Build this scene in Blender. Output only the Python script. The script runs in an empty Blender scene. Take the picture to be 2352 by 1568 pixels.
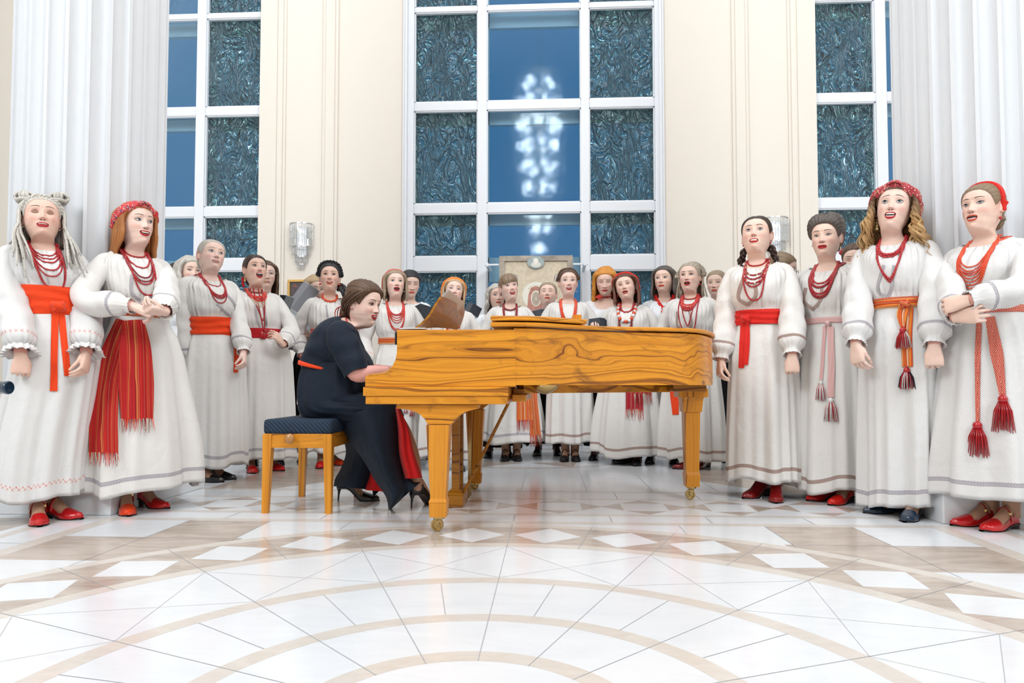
import bpy, bmesh, math, random
import numpy as np
from mathutils import Vector, Matrix
from mathutils.bvhtree import BVHTree

scn = bpy.context.scene
# ------------------------------------------------------------------ camera
FPX, CAMH, TILT, YAW = 1568.0, 0.69, math.radians(2.2), math.atan(82 / 1568.0)
SHY = 885 - 784 - FPX * math.tan(TILT)
cam = bpy.data.cameras.new('camera')
cam.lens, cam.sensor_width, cam.shift_y = 24, 36, SHY / 2352
camo = bpy.data.objects.new('camera', cam)
camo.location = (0, 0, CAMH)
camo.rotation_euler = (math.pi / 2 + TILT, 0, YAW)
scn.collection.objects.link(camo)
scn.camera = camo
scn.view_settings.view_transform = 'Standard'
scn.view_settings.look = 'None'
scn.view_settings.gamma = 1
scn.view_settings.exposure = -0.64
# ------------------------------------------------------------------ dusk sky outside the windows
wd = bpy.data.worlds.new('dusk')
wd.use_nodes = True
wd.node_tree.nodes['Background'].inputs[0].default_value = (0.022, 0.155, 0.32, 1)
wd.node_tree.nodes['Background'].inputs[1].default_value = 1.5
scn.world = wd
# ------------------------------------------------------------------ added fill lights, not fixtures of the hall
def area(name, loc, size, power, rot=(0, 0, 0), col=(1, 1, 1)):
    l = bpy.data.lights.new(name, 'AREA')
    l.shape, l.size, l.size_y, l.energy, l.color = 'RECTANGLE', size[0], size[1], power, col
    o = bpy.data.objects.new(name, l)
    o.location, o.rotation_euler = loc, rot
    scn.collection.objects.link(o)
    return o
area('ceiling_fill', (-0.17, 4.4, 9.3), (9, 4), 430, col=(0.90, 0.95, 1))  # added soft overhead fill, stand-in for the light of the chandeliers
for sx in (-1, 1):                       # added front fill from behind the camera, one each side
    area('front_fill', (-0.17 + sx * 5.0, -2.8, 6.4), (2.4, 3.0), 600, rot=(math.radians(62), 0, math.radians(-24 * -sx)), col=(0.88, 0.945, 1))
# ------------------------------------------------------------------ helpers
def ray(px, py):
    x = (px - 1176) / FPX; y = -(py - 784 - SHY) / FPX
    fw = math.cos(TILT) - y * math.sin(TILT); up = math.sin(TILT) + y * math.cos(TILT)
    return Vector((x * math.cos(YAW) - fw * math.sin(YAW), x * math.sin(YAW) + fw * math.cos(YAW), up))
def G(px, py, z=0.0):                     # point of the photograph on a level plane
    r = ray(px, py); t = (z - CAMH) / r.z
    return Vector((r.x * t, r.y * t, z))
def AY(px, py, Y):                        # ... on an upright plane parallel to the window wall
    r = ray(px, py); t = Y / r.y
    return Vector((r.x * t, Y, CAMH + r.z * t))
CX, CY = -0.176, 1.401                    # centre of the floor rosette, axis of the hall
YW = 7.9                                  # window wall
PI = math.pi
rnd = random.Random(5)

class MB:
    def __init__(s): s.v, s.f, s.m, s.uv = [], [], [], []
    def add(s, V, F, m=0, uv=None):
        o = len(s.v)
        s.v += [tuple(map(float, p)) for p in V]
        s.uv += [tuple(map(float, p)) for p in uv] if uv is not None else [(0.0, 0.0)] * len(V)
        for i, f in enumerate(F):
            s.f.append(tuple(j + o for j in f)); s.m.append(m[i] if isinstance(m, list) else m)
    def grid(s, P, cu=False, m=0, uv=None, flip=False):
        P = np.asarray(P, float); nv, nu = P.shape[:2]
        F, M = [], []
        for j in range(nv - 1):
            for i in range(nu if cu else nu - 1):
                a, b = j * nu + i, j * nu + (i + 1) % nu
                q = (a, b, b + nu, a + nu)
                F.append(q[::-1] if flip else q)
                M.append(m(j, i) if callable(m) else m)
        s.add(P.reshape(-1, 3), F, M, None if uv is None else np.asarray(uv, float).reshape(-1, 2))
    def tube(s, path, r, n=8, m=0, flat=1.0, cap=True, up=(0, 0, 1), us=1.0, wob=None):
        P = np.asarray(path, float); k = len(P)
        R = np.full(k, r, float) if np.isscalar(r) else np.asarray(r, float)
        T = np.gradient(P, axis=0); T /= np.linalg.norm(T, axis=1)[:, None] + 1e-9
        u = np.asarray(up, float)
        if abs(T[0] @ u) > .95: u = np.array((1., .1, 0))
        rows, uvs, L = [], [], 0.0
        u0 = rnd.random() * 9
        nrm = u - (u @ T[0]) * T[0]; nrm /= np.linalg.norm(nrm)
        a = np.arange(n) * 2 * PI / n
        for i in range(k):
            nrm = nrm - (nrm @ T[i]) * T[i]; nrm /= np.linalg.norm(nrm) + 1e-9
            b = np.cross(T[i], nrm)
            if i: L += np.linalg.norm(P[i] - P[i - 1])
            w = 1 if wob is None else wob(a, L)
            rr = (R[i] * w)
            rows.append(P[i] + np.outer(np.cos(a) * rr, b) + np.outer(np.sin(a) * rr * flat, nrm))
            uvs.append(np.stack([u0 + a / (2 * PI) * us, np.full(n, L)], 1))
        o = len(s.v)
        s.grid(rows, True, m, uvs)
        if cap:
            for i, rev in ((0, True), (k - 1, False)):
                ring = [o + i * n + j for j in range(n)]
                s.f.append(tuple(ring[::-1] if rev else ring)); s.m.append(m)
    def ball(s, c, r, n=8, m=0, sc=(1, 1, 1), rot=None):
        V, F = [], []
        k = max(4, n // 2 + 1)
        for j in range(1, k):
            t = PI * j / k
            for i in range(n):
                p = 2 * PI * i / n
                V.append((math.sin(t) * math.cos(p) * r * sc[0], math.sin(t) * math.sin(p) * r * sc[1], math.cos(t) * r * sc[2]))
        V += [(0, 0, r * sc[2]), (0, 0, -r * sc[2])]
        for j in range(k - 2):
            for i in range(n):
                a, b = j * n + i, j * n + (i + 1) % n
                F.append((a, a + n, b + n, b))
        T, B = len(V) - 2, len(V) - 1
        for i in range(n):
            F.append((T, i, (i + 1) % n)); o = (k - 2) * n
            F.append((B, o + (i + 1) % n, o + i))
        A = np.asarray(V)
        if rot is not None: A = A @ np.asarray(rot).T
        s.add(A + np.asarray(c, float), F, m)
    def box(s, a, b, m=0, bev=0.0, mat=None):
        bm = bmesh.new()
        bmesh.ops.create_cube(bm, size=1)
        a, b = Vector(a), Vector(b)
        for v in bm.verts:
            v.co = Vector([(a[i] + b[i]) / 2 + v.co[i] * abs(b[i] - a[i]) for i in range(3)])
        if bev > 0: bmesh.ops.bevel(bm, geom=list(bm.edges), offset=bev, segments=2, profile=.6, affect='EDGES')
        if mat is not None: bm.transform(mat)
        s.bm(bm, m)
    def bm(s, bm, m=0):
        bm.verts.index_update()
        s.add([v.co for v in bm.verts], [[v.index for v in f.verts] for f in bm.faces], m); bm.free()
    def prism(s, pts, d, m=0, bev=0.0):       # polygon pts (3-D) pushed along d
        bm = bmesh.new(); d = Vector(d)
        A = [bm.verts.new(Vector(p)) for p in pts]; B = [bm.verts.new(Vector(p) + d) for p in pts]
        n = len(pts)
        bm.faces.new(A[::-1]); bm.faces.new(B)
        for i in range(n): bm.faces.new((A[i], A[(i + 1) % n], B[(i + 1) % n], B[i]))
        bmesh.ops.recalc_face_normals(bm, faces=list(bm.faces))
        if bev > 0:
            es = [e for e in bm.edges if len(e.link_faces) == 2 and e.calc_face_angle(0) > .5]
            bmesh.ops.bevel(bm, geom=es, offset=bev, segments=2, profile=.6, affect='EDGES')
        s.bm(bm, m)
    def lathe(s, prof, c, n=24, m=0, axis='z'):
        rows = []
        a = np.arange(n) * 2 * PI / n
        for r, z in prof:
            x, y, w = np.cos(a) * r, np.sin(a) * r, np.full(n, z)
            q = {'z': (x, y, w), 'y': (x, w, y), 'x': (w, x, y)}[axis]
            rows.append(np.stack(q, 1) + np.asarray(c, float))
        s.grid(rows, True, m)
    def build(s, name, mats, parent=None, smooth=False, auto=None):
        me = bpy.data.meshes.new(name)
        me.from_pydata(s.v, [], s.f)
        for mt in (mats if isinstance(mats, (list, tuple)) else [mats]): me.materials.append(mt)
        me.polygons.foreach_set('material_index', s.m)
        me.polygons.foreach_set('use_smooth', [bool(smooth)] * len(s.f))
        if any(u != (0.0, 0.0) for u in s.uv):
            li = np.empty(len(me.loops), np.int32); me.loops.foreach_get('vertex_index', li)
            lay = me.uv_layers.new(name='UVMap')
            lay.data.foreach_set('uv', np.asarray(s.uv)[li].astype(np.float32).ravel())
        if auto is not None and smooth:
            me.set_sharp_from_angle(angle=math.radians(auto))
        o = bpy.data.objects.new(name, me)
        scn.collection.objects.link(o)
        if parent is not None: o.parent = parent
        return o

def crom(P, n):
    P = np.asarray(P, float); P = np.vstack([2 * P[0] - P[1], P, 2 * P[-1] - P[-2]])
    out = []
    for i in range(1, len(P) - 2):
        for t in np.arange(n) / n:
            a, b, c, d = P[i - 1:i + 3]
            out.append(.5 * ((2 * b) + (c - a) * t + (2 * a - 5 * b + 4 * c - d) * t * t + (3 * b - a - 3 * c + d) * t ** 3))
    out.append(P[-2]); return np.array(out)
def tag(o, label=None, cat=None, group=None, kind=None):
    if label: o['label'] = label
    if cat: o['category'] = cat
    if group: o['group'] = group
    if kind: o['kind'] = kind
    return o
def empty(name, loc, label, cat, group=None, rz=0.0):
    o = bpy.data.objects.new(name, None)
    o.location = loc; o.rotation_euler = (0, 0, rz); o.empty_display_size = .1
    scn.collection.objects.link(o)
    return tag(o, label, cat, group)
class At:                                  # children are written in world space and stored relative to their thing
    def __init__(s, root): s.inv = (Matrix.Translation(root.location) @ root.rotation_euler.to_matrix().to_4x4()).inverted()
    def __call__(s, mb):
        V = np.asarray(mb.v); M = np.asarray(s.inv)
        mb.v = [tuple(p) for p in V @ M[:3, :3].T + M[:3, 3]]
        return mb

# ------------------------------------------------------------------ materials
def nt(name):
    m = bpy.data.materials.new(name); m.use_nodes = True
    t = m.node_tree; return m, t, t.nodes['Principled BSDF']
def N(t, typ, **kw):
    n = t.nodes.new('ShaderNode' + typ)
    for k, v in kw.items():
        if k.startswith('i_'):
            key = k[2:]; n.inputs[int(key) if key.isdigit() else key.replace('_', ' ')].default_value = v
        else: setattr(n, k, v)
    return n
def ramp(t, fac, stops, interp='LINEAR'):
    r = t.nodes.new('ShaderNodeValToRGB'); r.color_ramp.interpolation = interp
    e = r.color_ramp.elements
    while len(e) < len(stops): e.new(.5)
    for el, (p, c) in zip(e, stops): el.position = p; el.color = (*c, 1)
    t.links.new(fac, r.inputs[0]); return r.outputs[0]
def bump(t, b, h, s=.2, d=.01):
    n = N(t, 'Bump', i_Strength=s, i_Distance=d); t.links.new(h, n.inputs['Height']); t.links.new(n.outputs[0], b.inputs['Normal'])
def math_(t, op, a, b=None, c=None):
    n = N(t, 'Math', operation=op)
    for i, x in enumerate((a, b, c)):
        if x is None: continue
        if isinstance(x, (int, float)): n.inputs[i].default_value = x
        else: t.links.new(x, n.inputs[i])
    return n.outputs[0]
def mixc(t, fac, a, b):
    n = N(t, 'Mix', data_type='RGBA')
    if isinstance(fac, (int, float)): n.inputs[0].default_value = fac
    else: t.links.new(fac, n.inputs[0])
    for i, x in ((6, a), (7, b)):
        if isinstance(x, tuple): n.inputs[i].default_value = (*x, 1)
        else: t.links.new(x, n.inputs[i])
    return n.outputs[2]
MATS = {}
def plain(name, col, rough=.5, metal=0.0, spec=.5, noise=0.0, nscale=20, bmp=0.0, bscale=200, coat=0.0, coord='Object'):
    if name in MATS: return MATS[name]
    m, t, b = nt(name)
    b.inputs['Base Color'].default_value = (*col, 1); b.inputs['Roughness'].default_value = rough
    b.inputs['Metallic'].default_value = metal; b.inputs['Specular IOR Level'].default_value = spec
    b.inputs['Coat Weight'].default_value = coat
    if noise or bmp:
        tc = N(t, 'TexCoord')
    if noise:
        n = N(t, 'TexNoise', i_Scale=nscale, i_Detail=4.0); t.links.new(tc.outputs[coord], n.inputs[0])
        lo = tuple(c * (1 - noise) for c in col); hi = tuple(min(1, c * (1 + noise)) for c in col)
        t.links.new(ramp(t, n.outputs[0], [(.3, lo), (.7, hi)]), b.inputs['Base Color'])
    if bmp:
        n = N(t, 'TexNoise', i_Scale=bscale, i_Detail=3.0); t.links.new(tc.outputs[coord], n.inputs[0])
        bump(t, b, n.outputs[0], bmp, .004)
    MATS[name] = m; return m
def stone(name, c1, c2, rough, sc=(2, 6, 2), veins=.5):
    m, t, b = nt(name)
    tc = N(t, 'TexCoord'); mp = N(t, 'Mapping'); mp.inputs['Scale'].default_value = sc
    t.links.new(tc.outputs['Object'], mp.inputs[0])
    n = N(t, 'TexNoise', i_Scale=1.0, i_Detail=9.0, i_Roughness=.62, i_Distortion=1.2); t.links.new(mp.outputs[0], n.inputs[0])
    t.links.new(ramp(t, n.outputs[0], [(.3, c1), (.5, tuple((a + b_) / 2 for a, b_ in zip(c1, c2))), (.72, c2)]), b.inputs['Base Color'])
    b.inputs['Roughness'].default_value = rough; b.inputs['Specular IOR Level'].default_value = .5
    return m
def wood(name, axis, warm=1.0, fig=1.0):
    m, t, b = nt(name)
    tc = N(t, 'TexCoord'); mp = N(t, 'Mapping')
    sc = {'x': (.8, 3.0, 4.2), 'z': (5.0, 5.0, .55), 'y': (3, 1.1, 3.6)}[axis]
    mp.inputs['Scale'].default_value = sc
    t.links.new(tc.outputs['Object'], mp.inputs[0])
    big = N(t, 'TexNoise', i_Scale=1.25, i_Detail=2.0, i_Roughness=.45, i_Distortion=.5 * fig); t.links.new(mp.outputs[0], big.inputs[0])
    s = N(t, 'SeparateXYZ'); t.links.new(mp.outputs[0], s.inputs[0])
    across = s.outputs['Z'] if axis != 'z' else math_(t, 'ADD', s.outputs['X'], s.outputs['Y'])
    ph = math_(t, 'MULTIPLY_ADD', big.outputs[0], 1.0 * fig, across)
    f1 = N(t, 'TexNoise', noise_dimensions='1D', i_Scale=10.0, i_Detail=5.0, i_Roughness=.62)
    t.links.new(ph, f1.inputs['W'])
    fine = N(t, 'TexNoise', i_Scale=7.0, i_Detail=4.0)
    mp2 = N(t, 'Mapping'); mp2.inputs['Scale'].default_value = {'x': (.9, 14, 14), 'z': (14, 14, .9), 'y': (14, .9, 14)}[axis]
    t.links.new(tc.outputs['Object'], mp2.inputs[0]); t.links.new(mp2.outputs[0], fine.inputs[0])
    c0, c1, c2, c3 = (.045, .013, .003), (.27, .085, .008), (.64, .235, .012), (.82, .34, .022)
    k = warm
    c1, c2, c3 = [tuple(v * k for v in c) for c in (c1, c2, c3)]
    base = ramp(t, f1.outputs[0], [(.29, c0), (.335, c1), (.40, c2), (.66, c3)])
    out = mixc(t, math_(t, 'MULTIPLY', fine.outputs[0], .32), base, c1)
    if axis == 'x' and warm == 1.0:                       # burl figure
        mb_ = N(t, 'Mapping'); mb_.inputs['Scale'].default_value = (1.5, 2, 4.5); mb_.inputs['Location'].default_value = (.35, .1, .9); t.links.new(tc.outputs['Object'], mb_.inputs[0])
        bn = N(t, 'TexNoise', i_Scale=1.3, i_Detail=6.0, i_Roughness=.6, i_Distortion=1.6); t.links.new(mb_.outputs[0], bn.inputs[0])
        k_ = ramp(t, bn.outputs[0], [(.56, (0, 0, 0)), (.70, (.75, .75, .75))])
        out = mixc(t, k_, out, (.13, .042, .010))
    t.links.new(out, b.inputs['Base Color'])
    b.inputs['Roughness'].default_value = .4; b.inputs['Specular IOR Level'].default_value = .3; b.inputs['Coat Weight'].default_value = .25; b.inputs['Coat Roughness'].default_value = .12
    return m
M_WHITE = plain('white_paint', (.83, .83, .84), .55)
M_COLUMN = plain('column_plaster', (.68, .695, .72), .6)
M_CREAM = plain('cream_plaster', (.80, .735, .655), .7, bmp=.05, bscale=300)
M_PVC = plain('window_frame_white', (.80, .82, .86), .3)
M_BRASS = plain('brass', (.55, .40, .17), .28, metal=1.0)
M_STEEL = plain('steel', (.6, .6, .62), .25, metal=1.0)
M_BLACK = plain('black_lacquer', (.01, .01, .012), .25)
M_WH, M_WV, M_WY = wood('teak_along', 'x'), wood('teak_upright', 'z', fig=.5), wood('teak_across', 'y')
M_WD = wood('walnut_dark', 'x', .55)
F_WHITE = stone('floor_white_marble', (.70, .72, .745), (.76, .775, .795), .16, (3, 9, 1))
F_BEIGE = stone('floor_beige_marble', (.60, .545, .49), (.68, .63, .575), .18, (9, 24, 1))
F_BROWN = stone('floor_brown_marble', (.36, .29, .24), (.60, .51, .44), .17, (3.2, 11, 1))
F_JOINT = plain('floor_joint', (.40, .40, .42), .5)
# ================================================================== floor
def build_floor():
    mb = MB()
    z = [0.0]
    def poly(pts, m, lift):
        mb.add([(CX + x, CY + y, lift) for x, y in pts], [tuple(range(len(pts)))], m)
    def annulus(r0, r1, m, lift, n=128):
        a = np.arange(n) * 2 * PI / n
        P = [[(CX + r * math.cos(t), CY + r * math.sin(t), lift) for t in a] for r in (r1, r0)]
        mb.grid(P, True, m)
    def line(p, q, w=.0026, lift=.0012):
        d = Vector((q[0] - p[0], q[1] - p[1])); d.normalize(); nx, ny = -d.y * w / 2, d.x * w / 2
        poly([(p[0] + nx, p[1] + ny), (p[0] - nx, p[1] - ny), (q[0] - nx, q[1] - ny), (q[0] + nx, q[1] + ny)], 3, lift)
    def rect(x0, y0, x1, y1, m, lift): poly([(x0, y0), (x1, y0), (x1, y1), (x0, y1)], m, lift)
    poly([(-7, -9), (7, -9), (7, 6.7), (-7, 6.7)], 0, 0)
    # square of tiles around the rosette
    g0, g = 0.82, 0.42
    for sx in (1, -1):
        for sy in (1, -1):
            for (x0, y0, x1, y1) in ((1.235, 1.645, 1.655, 2.03), (1.2, 1.23, 1.655, 1.645), (1.655, 1.23, 2.05, 1.645)):
                poly([(sx * x, sy * y) for x, y in ((x0, y0), (x1, y0), (x1, y1), (x0, y1))], 2, .0002)
            line((sx * 1.655, sy * 1.15), (sx * 1.655, sy * 2.03)); line((sx * 1.235, sy * 1.595), (sx * 1.235, sy * 2.03))
            line((sx * 1.2, sy * 1.645), (sx * 2.05, sy * 1.645)); line((sx * .82, sy * 1.845), (sx * .82, sy * 2.03))
    # discs and rings
    annulus(0.0, 2.012, 0, .0004)
    annulus(1.55, 2.0, 2, .0005)
    annulus(1.945, 2.012, 1, .0006); annulus(1.545, 1.612, 1, .0006)
    annulus(1.010, 1.075, 1, .0006); annulus(.622, .682, 1, .0006); annulus(.331, .393, 1, .0006)
    for k in range(32):
        a0, a1 = (k) * PI / 16, (k + 1) * PI / 16
        am = (a0 + a1) / 2
        e = .012
        poly([(1.78 * math.cos(a0 + e), 1.78 * math.sin(a0 + e)), (1.625 * math.cos(am), 1.625 * math.sin(am)),
              (1.78 * math.cos(a1 - e), 1.78 * math.sin(a1 - e)), (1.935 * math.cos(am), 1.935 * math.sin(am))], 0, .0007)
        line((1.55 * math.cos(a0), 1.55 * math.sin(a0)), (2.01 * math.cos(a0), 2.01 * math.sin(a0)), .003)
        if k % 2 == 0:
            c, s_ = math.cos(a0), math.sin(a0)
            line((.331 * c, .331 * s_), (1.545 * c, 1.545 * s_))
            b = a0 + PI / 8
            line((1.545 * c, 1.545 * s_), (1.075 * math.cos(b), 1.075 * math.sin(b)), .0015)
            line((1.075 * c, 1.075 * s_), (1.545 * math.cos(b), 1.545 * math.sin(b)), .0015)
        else:
            c, s_ = math.cos(a0), math.sin(a0)
            line((.682 * c, .682 * s_), (1.01 * c, 1.01 * s_))
    for sy in (1, -1):
        for y0, y1 in ((2.035, 2.095), (2.262, 2.312), (2.765, 2.81), (3.06, 3.105)):
            rect(-2.3, sy * y0, 2.3, sy * y1, 1, .0003)
        # strip of diamonds
        rect(-2.12, sy * 2.312, 2.12, sy * 2.765, 2, .0003)
        k = -5
        while k <= 5:
            xc = .48 * k + .24 * 0
            for (yy0, yy1) in ((2.312, 2.527), (2.765, 2.55)):
                poly([(xc - .24, sy * yy0), (xc + .24, sy * yy0), (xc, sy * yy1)][::sy if yy0 < 2.5 else -sy], 0, .0004)
            xr = xc + .24
            poly([(xr - .125, sy * 2.41), (xr + .125, sy * 2.41), (xr + .125, sy * 2.655), (xr - .125, sy * 2.655)], 0, .0005)
            k += 1
        for x in np.arange(-2.0, 2.1, .5):
            line((x, sy * 2.095), (x, sy * 2.262), .003); line((x + .1, sy * 2.81), (x + .1, sy * 3.06), .003)
        for x in (-1.28, -.86, -.43, 0, .43, .86, 1.28): line((x, sy * 3.105), (x, sy * 4.34), .003)
        for sx in (1, -1):
            rect(sx * 1.28, sy * 3.105, sx * 2.1, sy * 4.3, 2, .0003)
            poly([(sx * 1.28, sy * 3.105), (sx * 1.66, sy * 3.105), (sx * 1.28, sy * 3.6)], 0, .0004)
    for sx in (1, -1):
        rect(sx * 2.035, -2.03, sx * 2.12, 2.03, 1, .0003)
        rect(sx * 2.3, -2.03, sx * 2.36, 3.0, 1, .0003)
        for y in np.arange(-2, 2.1, .5): line((sx * 2.12, y), (sx * 2.3, y), .003)
        rect(sx * 2.42, .3, sx * 2.9, 1.2, 2, .0003); rect(sx * 2.42, 1.62, sx * 2.9, 2.05, 2, .0003)
    # second rosette behind the piano
    oy = 5.35
    a = np.arange(96) * 2 * PI / 96
    for r0, r1, m, lf in ((1.0, 1.05, 1, .0006), (0.55, 1.0, 2, .0005), (.0, .62, 0, .0006)):
        P = [[(CX + r * math.cos(t), CY + oy + r * math.sin(t), lf) for t in a] for r in (r1, r0)]
        mb.grid(P, True, m)
    for k in range(8):
        a0, a1 = k * PI / 4 + PI / 8, (k + 1) * PI / 4 + PI / 8
        am = (a0 + a1) / 2
        poly([(.99 * math.cos(t) , oy + .99 * math.sin(t)) for t in (a0 + .02, a0 + .2, am, a1 - .2, a1 - .02)] + [(.62 * math.cos(am), oy + .62 * math.sin(am))], 0, .0007)
    tag(mb.build('floor', [F_WHITE, F_BEIGE, F_BROWN, F_JOINT]), kind='structure')
build_floor()

# ================================================================== walls, columns, windows
def wall_strip(mb, x0, x1, off=0.0, z0=0.0, z1=9.5, d=.4):
    mb.box((x0, YW - off, z0), (x1, YW + d, z1))
mb = MB()
H9 = 9.5
for s in (1, -1):
    def X(a): return CX + s * a
    def st(a, b, off): mb.box((min(X(a), X(b)), YW - off, 0), (max(X(a), X(b)), YW + .35, H9))
    st(1.52, 2.31, 0.0); st(2.31, 2.345, .03); st(2.345, 2.45, .05); st(2.45, 2.49, .03)
    st(2.49, 2.945, .0); st(2.945, 2.975, .02); st(2.975, 3.04, .04); st(3.04, 3.245, .06)
    st(5.1, 6.6, 0.0)
mb.box((CX - 6.6, YW, 8.9), (CX + 6.6, YW + .35, H9))
tag(mb.build('wall_back', M_CREAM), kind='structure')
for nm, a, b in (('wall_left', (CX - 6.8, -8, 0), (CX - 6.6, YW + .35, H9)), ('wall_right', (CX + 6.6, -8, 0), (CX + 6.8, YW + .35, H9)),
                 ('wall_front', (CX - 6.8, -8.2, 0), (CX + 6.8, -8, H9)), ('ceiling', (CX - 6.8, -8.2, H9), (CX + 6.8, YW + .35, H9 + .2))):
    mb = MB(); mb.box(a, b); tag(mb.build(nm, M_CREAM if 'wall' in nm else M_WHITE), kind='structure')
# fluted columns on square plinths
for i, s in enumerate((-1, 1)):
    c = (CX + s * 2.645, 4.04)
    mb = MB(); n = 24; per = 12
    ring = []
    for k in range(n * per):
        a = 2 * PI * k / (n * per); u = (k % per) / per
        d = 0.0 if u < .17 else .034 * math.sin(PI * (u - .17) / .83) ** .6
        ring.append(((.412 - d) * math.cos(a), (.412 - d) * math.sin(a)))
    rows = [[(c[0] + x, c[1] + y, z) for x, y in ring] for z in (.3, 9.5)]
    mb.grid(rows, True)
    mb.lathe([(.44, .16), (.5, .17), (.5, .23), (.455, .25), (.47, .27), (.44, .3), (.40, .3)], (*c, 0), 64)
    tag(mb.build('column', M_COLUMN), 'white fluted round column on a square plinth, at the %s of the hall' % ('left' if s < 0 else 'right'), 'column', 'fluted columns', 'structure')
    mb = MB(); mb.box((c[0] - .5, c[1] - .5, 0), (c[0] + .5, c[1] + .5, .16), bev=.006)
    tag(mb.build('plinth', F_WHITE), 'white marble plinth under the %s fluted column' % ('left' if s < 0 else 'right'), 'plinth', 'column plinths', 'structure')

def glass_mat(name, tint, ripple):
    m, t, b = nt(name)
    out = t.nodes['Material Output']
    t.nodes.remove(b)
    tr = N(t, 'BsdfTransparent'); tr.inputs[0].default_value = (*tint, 1)
    gl = N(t, 'BsdfGlossy'); gl.inputs['Roughness'].default_value = .07 if ripple else .075
    gl.inputs[0].default_value = (.80, .92, 1, 1)
    fr = N(t, 'Fresnel', i_IOR=1.75 if ripple else 1.55)
    tc = N(t, 'TexCoord')
    mp = N(t, 'Mapping'); t.links.new(tc.outputs['Object'], mp.inputs[0])
    if ripple:
        mp.inputs['Scale'].default_value = (3.4, 3.4, 2.0); mp.inputs['Rotation'].default_value = (0, .6, 0)
        big = N(t, 'TexNoise', i_Scale=1.1, i_Detail=1.0); t.links.new(mp.outputs[0], big.inputs[0])
        add = N(t, 'VectorMath', operation='MULTIPLY_ADD'); t.links.new(big.outputs['Color'], add.inputs[0]); add.inputs[1].default_value = (2.4, 2.4, 2.4); t.links.new(mp.outputs[0], add.inputs[2])
        hs = []
        for sc_, rt in ((2.0, (0, .3, 0)), (4.2, (0, -.7, 0))):
            m2 = N(t, 'Mapping'); m2.inputs['Rotation'].default_value = rt; m2.inputs['Scale'].default_value = (1.7, 1.7, .55); t.links.new(add.outputs[0], m2.inputs[0])
            n1 = N(t, 'TexNoise', i_Scale=sc_, i_Detail=1.5); t.links.new(m2.outputs[0], n1.inputs[0])
            rid = math_(t, 'SUBTRACT', 1.0, math_(t, 'ABSOLUTE', math_(t, 'MULTIPLY_ADD', n1.outputs[0], 4.0, -2.0)))
            hs.append(math_(t, 'POWER', math_(t, 'MAXIMUM', rid, 0.0), 3.0))
        h = math_(t, 'ADD', math_(t, 'MULTIPLY_ADD', hs[1], .35, hs[0]), math_(t, 'MULTIPLY', big.outputs[0], 1.5))
        bp = N(t, 'Bump', i_Strength=.9, i_Distance=.02)
    else:
        n1 = N(t, 'TexNoise', i_Scale=9.0, i_Detail=1.0); t.links.new(mp.outputs[0], n1.inputs[0]); h = n1.outputs[0]
        bp = N(t, 'Bump', i_Strength=.15, i_Distance=.004)
    t.links.new(h, bp.inputs['Height'])
    t.links.new(bp.outputs[0], gl.inputs['Normal'])
    if ripple: t.links.new(bp.outputs[0], fr.inputs['Normal'])
    mx = N(t, 'MixShader')
    t.links.new(fr.outputs[0], mx.inputs[0]); t.links.new(tr.outputs[0], mx.inputs[1]); t.links.new(gl.outputs[0], mx.inputs[2])
    t.links.new(mx.outputs[0], out.inputs[0])
    return m
M_GLASS = glass_mat('clear_glass', (.8, .92, 1), False)
M_RIPPLE = glass_mat('rippled_glass', (.52, .74, .72), True)
M_OUTER = plain('outer_frame', (.70, .70, .64), .5)
ROWS = [(5.20, 8.8), (4.05, 5.14), (2.832, 3.945), (2.205, 2.715)]      # panes between the transoms
def window(name, xs, kinds, low):
    """xs: pane edges (pairs) left to right; kinds: ripple or clear; low: bottom pane"""
    fr, out = MB(), MB()
    x0, x1 = xs[0][0] - .075, xs[-1][1] + .075
    rows = ROWS + [low]
    zs = sorted([z for r in rows for z in r])
    y0, y1 = YW + .02, YW + .10
    fr.box((x0, y0 - .04, 0), (xs[0][0], y1, 8.9), bev=.006); fr.box((xs[-1][1], y0 - .04, 0), (x1, y1, 8.9), bev=.006)
    for a, b in zip(xs[:-1], xs[1:]): fr.box((a[1], y0 - .015, 0), (b[0], y1, 8.9), bev=.008)
    edges = [0] + zs + [8.9]
    for i, (xa, xb) in enumerate(xs):
        rr = rows if kinds[i] == 'ripple' else ROWS[:3] + [(low[0], ROWS[3][1])]
        z = sorted([q for r in rr for q in r]); e = [0] + z + [8.9]
        for k in range(0, len(e), 2): fr.box((xa - .002, y0, e[k]), (xb + .002, y1, e[k + 1]), bev=.008)
        for r in rr:                                                     # glazing bead
            for (a, b) in (((xa, r[0]), (xb, r[0] + .012)), ((xa, r[1] - .012), (xb, r[1])), ((xa, r[0]), (xa + .012, r[1])), ((xb - .012, r[0]), (xb, r[1]))):
                fr.box((a[0], y0 + .012, a[1]), (b[0], y0 + .05, b[1]))
    w = tag(fr.build(name, M_PVC), kind='structure')
    for i, (xa, xb) in enumerate(xs):
        rr = rows if kinds[i] == 'ripple' else ROWS[:3] + [(low[0], ROWS[3][1])]
        for r in rr:
            g = MB(); g.box((xa - .01, y0 + .05, r[0] - .01), (xb + .01, y0 + .056, r[1] + .01))
            g.build('pane', M_RIPPLE if kinds[i] == 'ripple' else M_GLASS, w)
    # second sash, outside
    ya, yb = YW + .24, YW + .30
    for a, b in xs:
        for q in (a - .06, b - .01): out.box((q, ya, 0), (q + .07, yb, 8.9))
    for k in range(1, len(zs) - 1, 2): out.box((x0, ya, zs[k] - .1), (x1, yb, zs[k + 1] + .02))
    out.build('outer_sash', M_OUTER, w)
    return w
r = 'ripple'; c = 'clear'
window('window_1', [(-5.2, -5.0), (-4.93, -4.235), (-4.122, -3.44)][1:], [c, r], (1.2, 2.06))
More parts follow.
